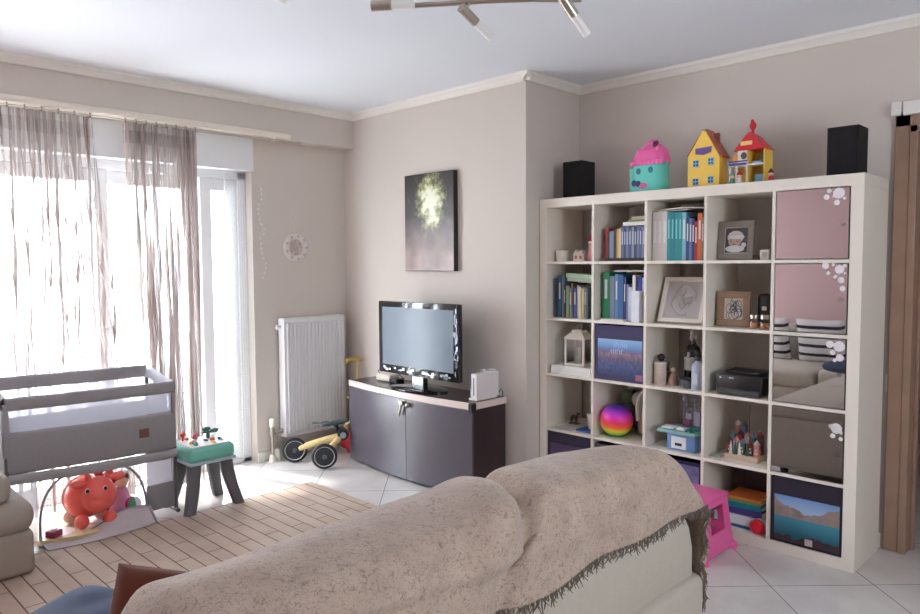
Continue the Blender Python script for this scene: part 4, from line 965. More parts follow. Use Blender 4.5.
# ------------------------------------------------------------------ top row
z1 = cz0(1); z2 = cz0(2); z3 = cz0(3); z4 = cz0(4); z5 = cz0(5)
jr = thing('candle_cup', 'small white ceramic cup in the leftmost cubby of the top row', 'cup', (.10, .10, z1))
obj('cup', MB().lathe([(.028, 0), (.036, .02), (.040, .065), (.036, .067), (.031, .01), (.001, .008)]), white_m, jr, smooth=True); obj('rim_wave', MB().tube([(.038*math.cos(a), .038*math.sin(a), .066+.004*math.sin(a*6)) for a in [i*2*PI/36 for i in range(36)]], .003, closed=True, seg=6), white_m, jr, smooth=True)
ho = thing('house_ornament', 'small cream house ornament beside the pink Christmas figure on the top row', 'ornament', (.225, .12, z1))
b = MB(); b.prism([(-.04, 0), (.04, 0), (.04, .04), (.02, .072), (0, .05), (-.02, .075), (-.04, .045)], -.02, .02, mtx=XZ, bev=.002); obj('cottage', b, col(225, 212, 200, .6), ho); obj('window', MB().box(-.025, -.01, -.022, -.0195, .015, .035).box(.01, .025, -.022, -.0195, .015, .035), col(200, 120, 90), ho)
sg = thing('santa_figure', 'pink and white gnome figure with a red hat in the top left cubby', 'figurine', (.315, .15, z1))
obj('body', MB().lathe([(.045, 0), (.05, .02), (.042, .08), (.03, .11), (.02, .12)]), mat('pink_figure', (214, 150, 150), .6, noise_amt=.25, scale=40), sg, smooth=True)
obj('hat', MB().lathe([(.04, .115), (.042, .13), (.03, .165), (.012, .20), (.0005, .205)]), col(190, 36, 60, .6), sg, smooth=True); obj('collar', MB().lathe([(.038, .108), (.046, .115), (.04, .125)]), white_m, sg, smooth=True)

# second cubby: books on black tray
trb = thing('document_tray', 'flat black tray under the thin dark books on the top row', 'tray', (.415, .04, z1)); obj('tray_base', bx(.03, .31, 0, .27, 0, .010, bev=.002), black_m, trb); obj('tray_rim', MB().box(.03, .31, 0, .004, .010, .018).box(.03, .034, .004, .27, .010, .018).box(.306, .31, .004, .27, .010, .018), black_m, trb)
x = .452
for w_, h, c_, lb in ((.014, .185, (176, 60, 60), 'thin red book at the left of the second top-row cubby'), (.012, .17, (70, 50, 50), 'dark brown slim book right of the thin red one, top row'), (.026, .165, (120, 138, 160), 'grey-blue book right of the slim dark brown one, top row'),
                      (.020, .175, (60, 48, 50), 'dark maroon book between the grey-blue and mustard ones, top row'), (.013, .178, (205, 160, 60), 'mustard yellow book in the second top-row cubby'), (.014, .18, (214, 196, 150), 'cream book right of the mustard one in the second top-row cubby')):
    book(x, .055, z1+.0105, w_, h, .17, c_, lb); x += w_+.001
for k in range(9):
    w_ = (.018, .014, .016, .020, .015, .017, .014, .018, .020)[k]
    cc = ((96, 108, 140), (60, 70, 110), (112, 120, 150), (74, 84, 122), (140, 150, 172), (56, 62, 96), (96, 110, 150), (82, 92, 130), (120, 128, 160))[k]
    book(x, .055, z1+.0105, w_, .19-.002*(k % 3), .14, cc, 'grey-blue video case, %s from the left in the row of nine, top row' % ('first', 'second', 'third', 'fourth', 'fifth', 'sixth', 'seventh', 'eighth', 'ninth')[k], group='video cases in the top row', title=(190, 195, 210), name='video_case'); x += w_+.0008
book(.565, .06, z1+.2035, .165, .022, .14, (230, 226, 220), 'white book lying on top of the row of grey-blue video cases', flat=True)
book(.595, .07, z1+.2262, .135, .012, .12, (120, 150, 90), 'thin green booklet on the white book above the grey-blue cases', flat=True)
book(.62, .075, z1+.2388, .11, .018, .11, (190, 180, 160), 'cream notebook on the thin green booklet, top of that stack', flat=True)

# third cubby
x = .765
for k, nm in enumerate(('leftmost', 'middle', 'rightmost')):
    t = book(x, .05, z1, .029, .272, .24, (216, 206, 200), '%s of the three tall pale grey binders on the top row' % nm, group='pale binders', name='binder')
    obj('label_strip', bx(.008, .022, -.001, 0, .10, .22), col(232, 228, 222, .5), t); x += .0295
for k, nm in enumerate(('first', 'second', 'third', 'fourth')):
    book(x, .05, z1, (.022, .021, .022, .021)[k], .268-.001*k, .22, (22, 136, 142) if k != 1 else (18, 122, 134), '%s from the left of the four teal encyclopaedia volumes on the top row' % nm, group='teal volumes', title=(120, 200, 205)); x += .0225
for w_, h, c_, lb in ((.022, .262, (120, 176, 196), 'light blue book right of the four teal volumes, top row'), (.018, .235, (44, 62, 110), 'navy book right of the light blue one, top row'), (.015, .228, (90, 110, 160), 'mid blue book among navy ones beside the light blue book'),
                      (.015, .225, (34, 48, 92), 'dark navy book just left of the red one, top row'), (.016, .21, (160, 36, 44), 'red book left of the orange one on the top row'), (.024, .252, (214, 100, 50), 'orange book near the right of the middle top-row cubby'), (.010, .23, (110, 120, 90), 'slim olive book at the right end of the middle top-row cubby')):
    if x+w_ < 1.09: book(x, .05, z1, w_, h, .20, c_, lb, title=(220, 220, 215)); x += w_+.0006
pl_ = thing('paper_folder', 'curved white folder lying on top of the binders and teal volumes', 'folder', (.77, .05, z1+.274))
b = MB(); b.grid(lambda u, v: V((.02+.29*u, .22*v, .006+.008*math.sin(u*PI))), 16, 4); obj('folder_cover', b, white_m, pl_, smooth='all', solid=.004); obj('papers', bx(.03, .20, .01, .2, .0, .004), col(226, 222, 216), pl_)

# frames
def frame(label, loc, w_, h, fw, fm, rz=0, lean=.12, art=None, name='framed_picture'):
    t = thing(name, label, 'picture frame', loc); t.rotation_euler = (-lean, 0, rz)
    b = MB(); b.box(-w_/2, w_/2, -.014, .008, 0, fw, bev=.003); b.box(-w_/2, w_/2, -.014, .008, h-fw, h, bev=.003); b.box(-w_/2, -w_/2+fw, -.014, .008, fw, h-fw, bev=.003); b.box(w_/2-fw, w_/2, -.014, .008, fw, h-fw, bev=.003)
    obj('frame_moulding', b, fm, t)
    art(t, w_-2*fw, h-2*fw, fw)
    obj('frame_back', bx(-w_/2+.004, w_/2-.004, .004, .009, .004, h-.004), col(110, 90, 75), t)
    return t
def art_baby(t, w_, h, z):
    obj('mat_board', bx(-w_/2, w_/2, -.004, .003, z, z+h), col(200, 192, 184, .6), t)
    bm_ = [col(66, 62, 62, .4), col(210, 202, 198, .5), col(190, 160, 145, .5), col(226, 222, 220, .5), col(96, 76, 72, .5)]
    b = MB(); y = -.0045; e = .0010
    def el(cx_, cz_, rx, rz_, k): b.prism([(cx_+rx*math.cos(a), cz_+rz_*math.sin(a)) for a in [i*2*PI/24 for i in range(24)]], 0, .0006, mtx=Matrix(((1, 0, 0, 0), (0, 0, -1, y-k*.0006), (0, 1, 0, 0), (0, 0, 0, 1))))
    b.use(0).box(-w_/2*.92, w_/2*.92, y, -.0039, z+h*.04, z+h*.96)
    b.use(1); el(-.005, z+h*.62, w_*.34, h*.24, 0)
    b.use(2); el(-.008, z+h*.45, w_*.27, h*.19, 1)
    b.use(3); el(.002, z+h*.62, w_*.33, h*.07, 2); el(-.006, z+h*.18, w_*.40, h*.13, 2); el(w_*.32, z+h*.32, w_*.10, h*.09, 3)
    b.use(4); el(-.028, z+h*.46, .006, .003, 3); el(.008, z+h*.46, .006, .003, 3); el(-.012, z+h*.36, .010, .003, 3)
    obj('photo', b, bm_, t, label='photo of a baby in a white hat')
def art_sketch(t, w_, h, z):
    obj('mat_board', bx(-w_/2, w_/2, -.004, .003, z, z+h), col(222, 205, 178, .6), t)
    b = MB(); rnd = random.Random(2)
    b.use(0).box(-w_/2*.8, w_/2*.8, -.0052, -.0041, z+h*.08, z+h*.92)
    b.use(1)
    for k in range(26):
        cx_ = rnd.uniform(-.26, .26)*w_; cz_ = z+h*rnd.uniform(.18, .82); rr_ = rnd.uniform(.008, .022); s0 = rnd.uniform(0, 6)
        b.tube([(cx_+rr_*math.cos(s0+j*.5), -.0056, cz_+rr_*1.3*math.sin(s0+j*.5)) for j in range(8)], .0013, seg=5)
    obj('drawing', b, [col(205, 196, 190, .6), col(70, 66, 68, .6)], t, label='grey pencil drawing')
def art_relief(t, w_, h, z):
    obj('mat_board', bx(-w_/2, w_/2, .0, .003, z, z+h), col(198, 192, 190, .6), t)
    b = MB(); cz_ = z+h*.52
    b.tube([(.062*math.cos(a)+.008*math.sin(a*3), -.002, cz_+.09*math.sin(a)+.004*math.cos(a*5)) for a in [i*2*PI/40 for i in range(34)]], .0022, seg=6)
    b.tube([(-.05+.1*i/12, -.002, cz_+.03*math.sin(i*.6)) for i in range(13)], .002, seg=6); b.tube([(-.03+.07*i/10, -.002, cz_-.04+.02*math.cos(i*.8)) for i in range(11)], .002, seg=6)
    b.ball((-.015, 0, cz_+.045), .022, .005, .026, seg=14); b.ball((.025, 0, cz_-.005), .026, .005, .020, seg=14)
    b.box(-.03, .03, -.003, 0, z+.018, z+.024)
    obj('relief_drawing', b, col(184, 178, 176, .6), t, smooth=True)
taupe = mat('taupe_frame_wood', (146, 126, 110), .6, noise_amt=.1, scale=12)
frame('grey-taupe photo frame with a baby picture in the top row', (1.212, .12, z1+.002), .195, .205, .032, mat('greige_frame_wood', (140, 130, 120), .6, noise_amt=.08), lean=.10, rz=-.05, art=art_baby)
frame('brown wooden frame with a pencil drawing in the second row', (1.21, .11, z2+.002), .170, .185, .036, mat('tan_frame_wood', (150, 122, 98), .6, noise_amt=.1), lean=.08, rz=.12, art=art_sketch)
frame('large white frame with a pale relief picture leaning in the second row', (.915, .09, z2+.005), .255, .272, .024, white_m, lean=.42, rz=.10, name='framed_relief', art=art_relief)
sc_ = thing('cube_ornament', 'small white cube ornament right of the baby photo frame', 'ornament', (1.372, .10, z1+.001), rz=.3); obj('cube_body', bx(-.022, .022, -.016, .016, 0, .052, bev=.004), white_m, sc_, smooth=True); obj('cube_print', bx(-.012, .012, -.0172, -.0158, .012, .038), col(196, 190, 186), sc_)
rcn = thing('trinket_box', 'tiny dark brown trinket box between the baby frame and white cube', 'box', (1.333, .10, z1)); obj('box_base', bx(-.014, .014, -.014, .014, 0, .018, bev=.002), col(70, 44, 38), rcn); obj('box_lid', bx(-.015, .015, -.015, .015, .018, .024, bev=.002), col(90, 60, 50), rcn)

# second row books
x = .082
lst = [(.018, .250, (36, 52, 78), 'dark navy book, leftmost standing book in the second row'), (.026, .258, (52, 84, 110), 'steel blue book beside the dark navy one, second row'), (.018, .262, (92, 116, 140), 'grey-blue book right of the steel blue one, second row'),
       (.014, .205, (74, 40, 36), 'dark brown short book right of the grey-blue one, second row'), (.022, .200, (132, 150, 120), 'sage green book in the leftmost cubby of the second row'), (.018, .185, (96, 150, 128), 'mint green book beside the sage green one, second row'),
       (.014, .215, (104, 70, 50), 'brown book right of the mint green one, second row'), (.020, .190, (60, 74, 150), 'royal blue book in the leftmost cubby of the second row'), (.016, .205, (150, 160, 190), 'lavender book right of the royal blue one, second row'),
       (.018, .195, (214, 200, 160), 'cream yellow book in the leftmost cubby of the second row'), (.018, .185, (206, 186, 150), 'beige book right of the cream yellow one, second row'), (.016, .19, (120, 132, 124), 'grey-green book in the leftmost cubby, second row'), (.015, .18, (70, 90, 96), 'dark teal-grey book at the right end of leftmost cubby, second row')]
for i, (w_, h, c_, lb) in enumerate(lst):
    book(x, .055+.004*(i % 3), z2, w_, h, .15, c_, lb, title=(200, 195, 180) if i % 2 else None); x += w_+.0012
t = book(.165, .07, z2+.219, .205, .018, .13, (176, 190, 160), 'pale green book lying tilted on the standing books, second row', flat=True); t.rotation_euler = (0, .06, 0); t.location.z = z2+.2305
t = book(.158, .065, z2+.25, .215, .028, .13, (170, 196, 170), 'thick mint book topmost on the standing books, second row', flat=True); t.rotation_euler = (0, .06, 0); t.location.z = z2+.2505
x = .432
lst = [(.044, .285, (28, 134, 90), 'tall green ring binder in the second cubby of the second row'), (.034, .262, (120, 134, 150), 'grey spiral-bound file right of the green binder'), (.022, .275, (86, 130, 176), 'light blue book right of the grey spiral file'),
       (.036, .270, (40, 92, 150), 'thick blue book in the second cubby of the second row'), (.016, .255, (28, 44, 84), 'navy slim book right of the thick blue one, second row'), (.016, .215, (128, 132, 186), 'lilac slim book in the second cubby of the second row'),
       (.024, .200, (196, 198, 214), 'pale lavender short book left of the tall white one, second row'), (.020, .270, (226, 226, 224), 'tall slim white book in the second cubby of the second row'), (.014, .195, (52, 50, 60), 'charcoal slim book right of the tall white one, second row'),
       (.026, .262, (30, 50, 150), 'royal blue book near the right of the second cubby, second row'), (.014, .255, (180, 190, 225), 'pale blue slim book at the right end of the second cubby')]
for i, (w_, h, c_, lb) in enumerate(lst):
    if x+w_ > .738: break
    book(x, .06+.003*(i % 3), z2, w_, h, .19, c_, lb, title=(210, 215, 220) if i % 2 == 0 else None); x += w_+.001
book(.455, .004, z2, .150, .012, .05, (222, 216, 206), 'white booklet lying at the front edge before the blue books', flat=True)
book(.655, .012, z2, .050, .180, .04, (226, 228, 236), 'short white book in front of the royal blue one, second row')
book(.50, .07, z2+.288, .23, .010, .15, (190, 186, 178), 'thin grey magazine lying on top of the blue books', flat=True, name='magazine')
# second row fourth cubby : jars and black case
bc = thing('black_case', 'black upright case behind the glass jars in the second row', 'case', (1.352, .20, z2)); obj('case_body', bx(-.04, .035, -.04, .04, 0, .175, bev=.02, seg=4), black_m, bc, smooth=True); obj('case_latch', bx(-.012, .012, -.045, -.039, .09, .11), chrome_m, bc)
for k, (xx, yy, nm) in enumerate(((1.335, .075, 'left'), (1.388, .075, 'right'))):
    jg = thing('glass_jar', 'small glass jar with silver lid, %s one before the black case' % nm, 'jar', (xx, yy, z2), group='glass jars')
    obj('jar_glass', MB().lathe([(.022, 0), (.025, .005), (.025, .045), (.019, .055)], seg=20), jarglass_m, jg, smooth=True); obj('jar_contents', MB().cyl((0, 0, .003), (0, 0, .03), .021), col(200, 130, 90), jg, smooth=True)
    obj('jar_lid', MB().lathe([(.022, .052), (.022, .072), (.001, .073)], seg=20), chrome_m, jg, smooth=True)

# ------------------------------------------------------------------ middle row
bk_ = book(.075, .02, z3, .30, .026, .24, (232, 230, 226), 'large white album, lower of two under the white lantern', flat=True, name='photo_album')
bk_ = book(.078, .02, z3+.0265, .295, .026, .235, (236, 234, 230), 'large white album, upper of two right under the lantern', flat=True, name='photo_album')
ln = thing('lantern', 'white metal candle lantern standing on two white albums', 'lantern', (.222, .12, z3+.054), rz=.12)
b = MB(); b.box(-.07, .07, -.07, .07, 0, .014, bev=.003)
for sx in (-1, 1):
    for sy in (-1, 1): b.box(sx*.062-.006, sx*.062+.006, sy*.062-.006, sy*.062+.006, .014, .165)
b.box(-.07, .07, -.07, .07, .163, .172, bev=.002)
obj('lantern_frame', b, white_m, ln)
b = MB(); b.cyl((0, 0, .171), (0, 0, .205), .105, .055, seg=4, mtx=Matrix.Rotation(PI/4, 4, 'Z')); b.box(-.036, .036, -.036, .036, .204, .222, bev=.004); obj('lantern_roof', b, white_m, ln)
b = MB(); b.box(-.056, .056, -.063, -.061, .014, .163); b.box(-.056, .056, .061, .063, .014, .163); b.box(.061, .063, -.056, .056, .014, .163); b.box(-.063, -.061, -.056, .056, .014, .163); obj('lantern_glass', b, jarglass_m, ln)
obj('candle', MB().cyl((0, 0, .014), (0, 0, .11), .022).cyl((0, 0, .11), (0, 0, .122), .0015), col(228, 222, 210, .5), ln, smooth=True)
obj('ring_handle', MB().tube([(.018*math.cos(a), 0, .222+.018+.018*math.sin(a)-.004) for a in [i*2*PI/20 for i in range(20)]], .002, closed=True), white_m, ln)

# storage boxes
def storage_box(label, c, r, art, h=.325, w_=.327, d=.33, edge=(44, 40, 56)):
    x0 = cx0(c)+(CW-w_)/2; t = thing('storage_box', label, 'storage box', (x0+w_/2, .012+d/2, cz0(r)))
    em = mat('box_fabric', edge, .8)
    b = MB(); b.box(-w_/2, w_/2, -d/2+.004, d/2, 0, .006); b.box(-w_/2, -w_/2+.006, -d/2+.004, d/2, .006, h); b.box(w_/2-.006, w_/2, -d/2+.004, d/2, .006, h); b.box(-w_/2+.006, w_/2-.006, d/2-.006, d/2, .006, h)
    obj('box_body', b, em, t)
    f = obj('front_panel', bx(-w_/2, w_/2, -d/2, -d/2+.006, 0, h), em, t)
    art(f, w_, h, -d/2)
    return t
def lake_mat():
    M = bpy.data.materials.new('mountain_lake_print'); M.use_nodes = True; n, l, b_ = nodes(M)
    tc = n.new('ShaderNodeTexCoord'); sp = n.new('ShaderNodeSeparateXYZ'); l.new(tc.outputs['Object'], sp.inputs[0])
    nz = n.new('ShaderNodeTexNoise'); nz.inputs['Scale'].default_value = 14; nz.inputs['Detail'].default_value = 6; l.new(tc.outputs['Object'], nz.inputs['Vector'])
    # height with a valley in the middle
    ab = n.new('ShaderNodeMath'); ab.operation = 'ABSOLUTE'; l.new(sp.outputs['X'], ab.inputs[0])
    hm = n.new('ShaderNodeMath'); hm.operation = 'MULTIPLY_ADD'; hm.inputs[1].default_value = -.5; l.new(ab.outputs[0], hm.inputs[0]); l.new(sp.outputs['Z'], hm.inputs[2])
    h2 = n.new('ShaderNodeMath'); h2.operation = 'MULTIPLY_ADD'; h2.inputs[1].default_value = .09; l.new(nz.outputs['Fac'], h2.inputs[0]); l.new(hm.outputs[0], h2.inputs[2])
    mtn = ramp(n, [(.0, (70, 62, 66)), (.5, (150, 130, 122)), (1, (90, 96, 110))]); l.new(nz.outputs['Fac'], mtn.inputs[0])
    sky = ramp(n, [(.18, (150, 175, 205)), (.26, (90, 130, 190))]); l.new(sp.outputs['Z'], sky.inputs[0])
    gs = n.new('ShaderNodeMath'); gs.operation = 'GREATER_THAN'; gs.inputs[1].default_value = .195; l.new(h2.outputs[0], gs.inputs[0])
    m1 = n.new('ShaderNodeMix'); m1.data_type = 'RGBA'; l.new(gs.outputs[0], m1.inputs[0]); l.new(mtn.outputs[0], m1.inputs[6]); l.new(sky.outputs[0], m1.inputs[7])
    wt_ = ramp(n, [(.05, (30, 92, 110)), (.15, (72, 150, 170))]); l.new(sp.outputs['Z'], wt_.inputs[0])
    gw = n.new('ShaderNodeMath'); gw.operation = 'LESS_THAN'; gw.inputs[1].default_value = .135; l.new(sp.outputs['Z'], gw.inputs[0])
    m2 = n.new('ShaderNodeMix'); m2.data_type = 'RGBA'; l.new(gw.outputs[0], m2.inputs[0]); l.new(m1.outputs[2], m2.inputs[6]); l.new(wt_.outputs[0], m2.inputs[7])
    fg = n.new('ShaderNodeMath'); fg.operation = 'MULTIPLY_ADD'; fg.inputs[1].default_value = -.10; l.new(nz.outputs['Fac'], fg.inputs[0]); l.new(sp.outputs['Z'], fg.inputs[2])
    g3 = n.new('ShaderNodeMath'); g3.operation = 'LESS_THAN'; g3.inputs[1].default_value = -.005; l.new(fg.outputs[0], g3.inputs[0])
    m3 = n.new('ShaderNodeMix'); m3.data_type = 'RGBA'; l.new(g3.outputs[0], m3.inputs[0]); l.new(m2.outputs[2], m3.inputs[6]); m3.inputs[7].default_value = (*lin((60, 44, 50)), 1)
    l.new(m3.outputs[2], b_.inputs['Base Color']); b_.inputs['Roughness'].default_value = .3; return M
def city_mat():
    M = bpy.data.materials.new('dusk_city_print'); M.use_nodes = True; n, l, b_ = nodes(M)
    tc = n.new('ShaderNodeTexCoord'); sp = n.new('ShaderNodeSeparateXYZ'); l.new(tc.outputs['Object'], sp.inputs[0])
    mp = n.new('ShaderNodeMapping'); mp.inputs['Scale'].default_value = (60, 1, 34); l.new(tc.outputs['Object'], mp.inputs['Vector'])
    vo = n.new('ShaderNodeTexVoronoi'); vo.inputs['Scale'].default_value = 1; l.new(mp.outputs[0], vo.inputs['Vector'])
    rr = ramp(n, [(.10, (62, 78, 122)), (.28, (88, 104, 152)), (.40, (122, 108, 140)), (.50, (168, 136, 148)), (.56, (110, 116, 166)), (.64, (112, 160, 212)), (.76, (150, 188, 224))]); 
    mm = n.new('ShaderNodeMath'); mm.operation = 'MULTIPLY'; mm.inputs[1].default_value = 3.1; l.new(sp.outputs['Z'], mm.inputs[0]); l.new(mm.outputs[0], rr.inputs[0])
    g = n.new('ShaderNodeMath'); g.operation = 'LESS_THAN'; g.inputs[1].default_value = .175; l.new(sp.outputs['Z'], g.inputs[0])
    v2 = n.new('ShaderNodeMath'); v2.operation = 'MULTIPLY'; v2.inputs[1].default_value = .55; l.new(vo.outputs['Distance'], v2.inputs[0])
    v3 = n.new('ShaderNodeMath'); v3.operation = 'MULTIPLY'; l.new(v2.outputs[0], v3.inputs[0]); l.new(g.outputs[0], v3.inputs[1])
    m_ = n.new('ShaderNodeMix'); m_.data_type = 'RGBA'; l.new(v3.outputs[0], m_.inputs[0]); l.new(rr.outputs[0], m_.inputs[6]); m_.inputs[7].default_value = (*lin((34, 34, 66)), 1)
    l.new(m_.outputs[2], b_.inputs['Base Color']); b_.inputs['Roughness'].default_value = .3; return M
lake_m, city_m = lake_mat(), city_mat()
def art_lake(f, w_, h, y):
    obj('landscape_print', bx(-w_/2+.016, w_/2-.010, y-.0012, y+.0, .012, h-.085, bev=.0), lake_m, f)
    obj('print_plate', bx(.0, .035, y-.0022, y-.0012, .014, .046), col(196, 176, 176, .6), f)
def art_city(f, w_, h, y):
    obj('cityscape_print', bx(-w_/2+.022, w_/2-.008, y-.0012, y, .035, h-.080), city_m, f)
    b = MB(); rnd = random.Random(1)
    for row, (zz, hh_) in enumerate(((.197, .026), (.160, .028))):
        xx = -.03-.02*row
        for k in range(7-row):
            ww = rnd.uniform(.006, .012); b.box(xx, xx+.003, y-.0018, y-.0012, zz, zz+hh_)
            if k % 2: b.box(xx, xx+ww, y-.0018, y-.0012, zz+hh_-.004, zz+hh_)
            else: b.box(xx, xx+ww, y-.0018, y-.0012, zz+hh_/2, zz+hh_/2+.003)
            xx += ww+.005
    obj('lettering', b, col(176, 205, 240, .4), f)
    obj('handle_tab', bx(w_/2-.05, w_/2-.006, y-.0018, y-.0012, .015, .05), col(160, 100, 130, .6), f)
def art_dark(f, w_, h, y):
    obj('printed_front', bx(-w_/2+.02, w_/2-.02, y-.0012, y, .02, h-.07), mat('plum_print', (84, 70, 104), .4, noise_amt=.4, scale=18), f)
storage_box('blue storage box printed with a city at dusk in the middle row', 2, 3, art_city, edge=(72, 66, 100))
storage_box('dark storage box printed with a mountain lake at bottom right', 5, 5, art_lake, edge=(38, 30, 46))
storage_box('dark plum storage box in the leftmost cubby of the bottom row', 1, 5, art_dark, edge=(52, 46, 66), h=.33)
storage_box('mauve-grey storage box, second from left in the bottom row', 2, 5, art_dark, edge=(84, 70, 80), h=.31)
storage_box('navy storage box with a purple floral print behind the pink stool', 3, 5, lambda f, w_, h, y: obj('floral_print', bx(-w_/2+.01, w_/2-.01, y-.0012, y, .02, h-.02), mat('purple_floral_print', (110, 98, 140), .5, noise_amt=.85, scale=22), f), edge=(26, 28, 60), h=.31)

# middle row, third cubby
cj = thing('favour_jar', 'tall beige patterned jar with a dark ball stopper in the middle row', 'jar', (.805, .08, z3))
obj('jar_body', MB().lathe([(.030, 0), (.034, .006), (.034, .125), (.030, .132), (.001, .132)]), mat('beige_pattern', (206, 188, 174), .6, noise_amt=.25, scale=45), cj, smooth=True)
obj('stopper', MB().ball((.004, 0, .155), .022), col(40, 30, 32, .6), cj, smooth=True); obj('ribbon', MB().tube([(.034*math.cos(a), .034*math.sin(a), .125) for a in [i*2*PI/20 for i in range(20)]], .004, closed=True), white_m, cj, smooth=True)
gp = thing('dried_bouquet', 'small dried grey plant bunch behind the beige patterned jar', 'plant', (.785, .16, z3))
obj('pot', MB().lathe([(.022, 0), (.03, .06), (.026, .06), (.001, .05)]), col(130, 110, 100), gp, smooth=True)
b = MB()
for k in range(14): a = k*2.4; b.ball((.022*math.cos(a), .022*math.sin(a), .08+.004*k), .011, seg=8)
obj('dried_flowers', b, col(116, 106, 98, .8), gp, smooth=True)
sf = thing('angel_figurine', 'small brown sitting figurine beside the beige patterned jar', 'figurine', (.868, .11, z3))
obj('body', MB().lathe([(.03, 0), (.032, .01), (.02, .05), (.012, .07)]), mat('brown_figurine', (160, 130, 112), .6, noise_amt=.2, scale=40), sf, smooth=True); obj('head', MB().ball((0, 0, .085), .017), col(190, 160, 140, .6), sf, smooth=True)
wb = thing('wine_bottle', 'dark wine bottle with a pale label in the middle row', 'bottle', (.955, .17, z3))
obj('bottle_glass', MB().lathe([(.001, 0), (.042, 0), (.045, .006), (.045, .185), (.036, .215), (.016, .235), (.014, .30), (.017, .302), (.017, .312), (.001, .313)], seg=28), mat('dark_bottle_glass', (22, 18, 20), .12, noise_amt=0, coat=.5), wb, smooth=True)
obj('label', MB().lathe([(.0455, .09), (.0458, .09), (.0458, .165), (.0455, .165)], seg=28), col(176, 170, 158, .6), wb, smooth=True); obj('capsule', MB().lathe([(.0175, .255), (.0185, .258), (.0185, .315), (.001, .316)]), col(160, 150, 150, .4), wb, smooth=True)
db = thing('ornamental_dish', 'black and white patterned dish before the dark wine bottle', 'dish', (.975, .085, z3))
obj('dish', MB().lathe([(.03, 0), (.042, .02), (.048, .05), (.044, .052), (.034, .02), (.001, .01)]), mat('black_white_glaze', (90, 92, 94), .3, noise_amt=.9, scale=35), db, smooth=True); obj('dish_trim', MB().tube([(.047*math.cos(a), .047*math.sin(a), .051) for a in [i*2*PI/24 for i in range(24)]], .003, closed=True), black_m, db, smooth=True)
lb_ = thing('lotion_bottle', 'pale lavender-grey bottle with a dark cap in the middle row', 'bottle', (1.035, .07, z3))
obj('bottle_body', MB().lathe([(.030, 0), (.033, .006), (.033, .12), (.026, .142), (.014, .15), (.014, .16), (.001, .16)]), col(176, 180, 198, .4), lb_, smooth=True); obj('cap', MB().lathe([(.017, .158), (.017, .18), (.001, .182)]), col(60, 62, 70), lb_, smooth=True); obj('label', bx(-.016, .016, -.0345, -.0325, .03, .09), col(196, 198, 210), lb_)
# printer
pr2 = thing('photo_printer', 'small black photo printer in the fourth cubby of the middle row', 'printer', (1.272, .14, z3))
b = MB(); b.box(-.120, .125, -.11, .11, .008, .110, bev=.012, seg=3); obj('printer_body', b, mat('printer_black', (30, 27, 30), .35), pr2, smooth=True)
obj('paper_tray', bx(-.105, .115, -.128, -.09, .006, .035, bev=.004), mat('printer_grey', (70, 68, 72), .4), pr2)
obj('lid', MB().prism([(-.09, -.05), (.09, -.06), (.10, .10), (-.10, .10)], .108, .120, bev=.003).ball((.0, -.01, .12), .055, .05, .012), mat('printer_black', (30, 27, 30), .35), pr2, smooth=True)
obj('control_light', MB().box(-.095, -.087, -.1115, -.1095, .085, .092).box(-.045, -.02, -.1115, -.1095, .088, .092), col(220, 220, 225, .3), pr2)
obj('foot', MB().box(-.11, -.09, -.1, -.08, 0, .01).box(.09, .11, -.1, -.08, 0, .01).box(-.11, -.09, .08, .1, 0, .01).box(.09, .11, .08, .1, 0, .01), black_m, pr2)

# ------------------------------------------------------------------ fourth row
fg_ = thing('rearing_horse_figurine', 'tiny dark animal figurine in the leftmost cubby of the fourth row', 'figurine', (.135, .19, z4+.004))
b = MB(); b.ball((0, 0, .045), .028, .012, .014, seg=12); b.ball((.030, 0, .068), .012, .008, .010, seg=10); b.tube([(.02, 0, .05), (.028, 0, .068)], .007)
for dx in (-.02, .015): b.cyl((dx, -.006, .045), (dx-.003, -.006, .002), .005, .0035); b.cyl((dx, .006, .045), (dx+.003, .006, .002), .005, .0035)
obj('figurine_body', b, mat('pewter_figurine', (76, 66, 62), .5), fg_, smooth=True); obj('base', bx(-.035, .035, -.02, .02, 0, .004), col(110, 96, 88), fg_)
wc = thing('paper_cup', 'plain white cup on a blue booklet in the fourth row', 'cup', (.325, .13, z4+.0125)); obj('cup', MB().lathe([(.030, 0), (.034, .01), (.043, .095), (.040, .095), (.030, .01), (.001, .008)]), white_m, wc, smooth=True); obj('rim', MB().tube([(.0415*math.cos(a), .0415*math.sin(a), .095) for a in [i*2*PI/24 for i in range(24)]], .0025, closed=True, seg=6), white_m, wc, smooth=True)
book(.255, .04, z4, .125, .012, .20, (56, 96, 160), 'blue booklet lying under the white cup in the fourth row', flat=True)
book(.10, .025, z4, .13, .004, .22, (206, 202, 200), 'loose white leaflet left of the blue booklet, fourth row', flat=True, name='leaflet')
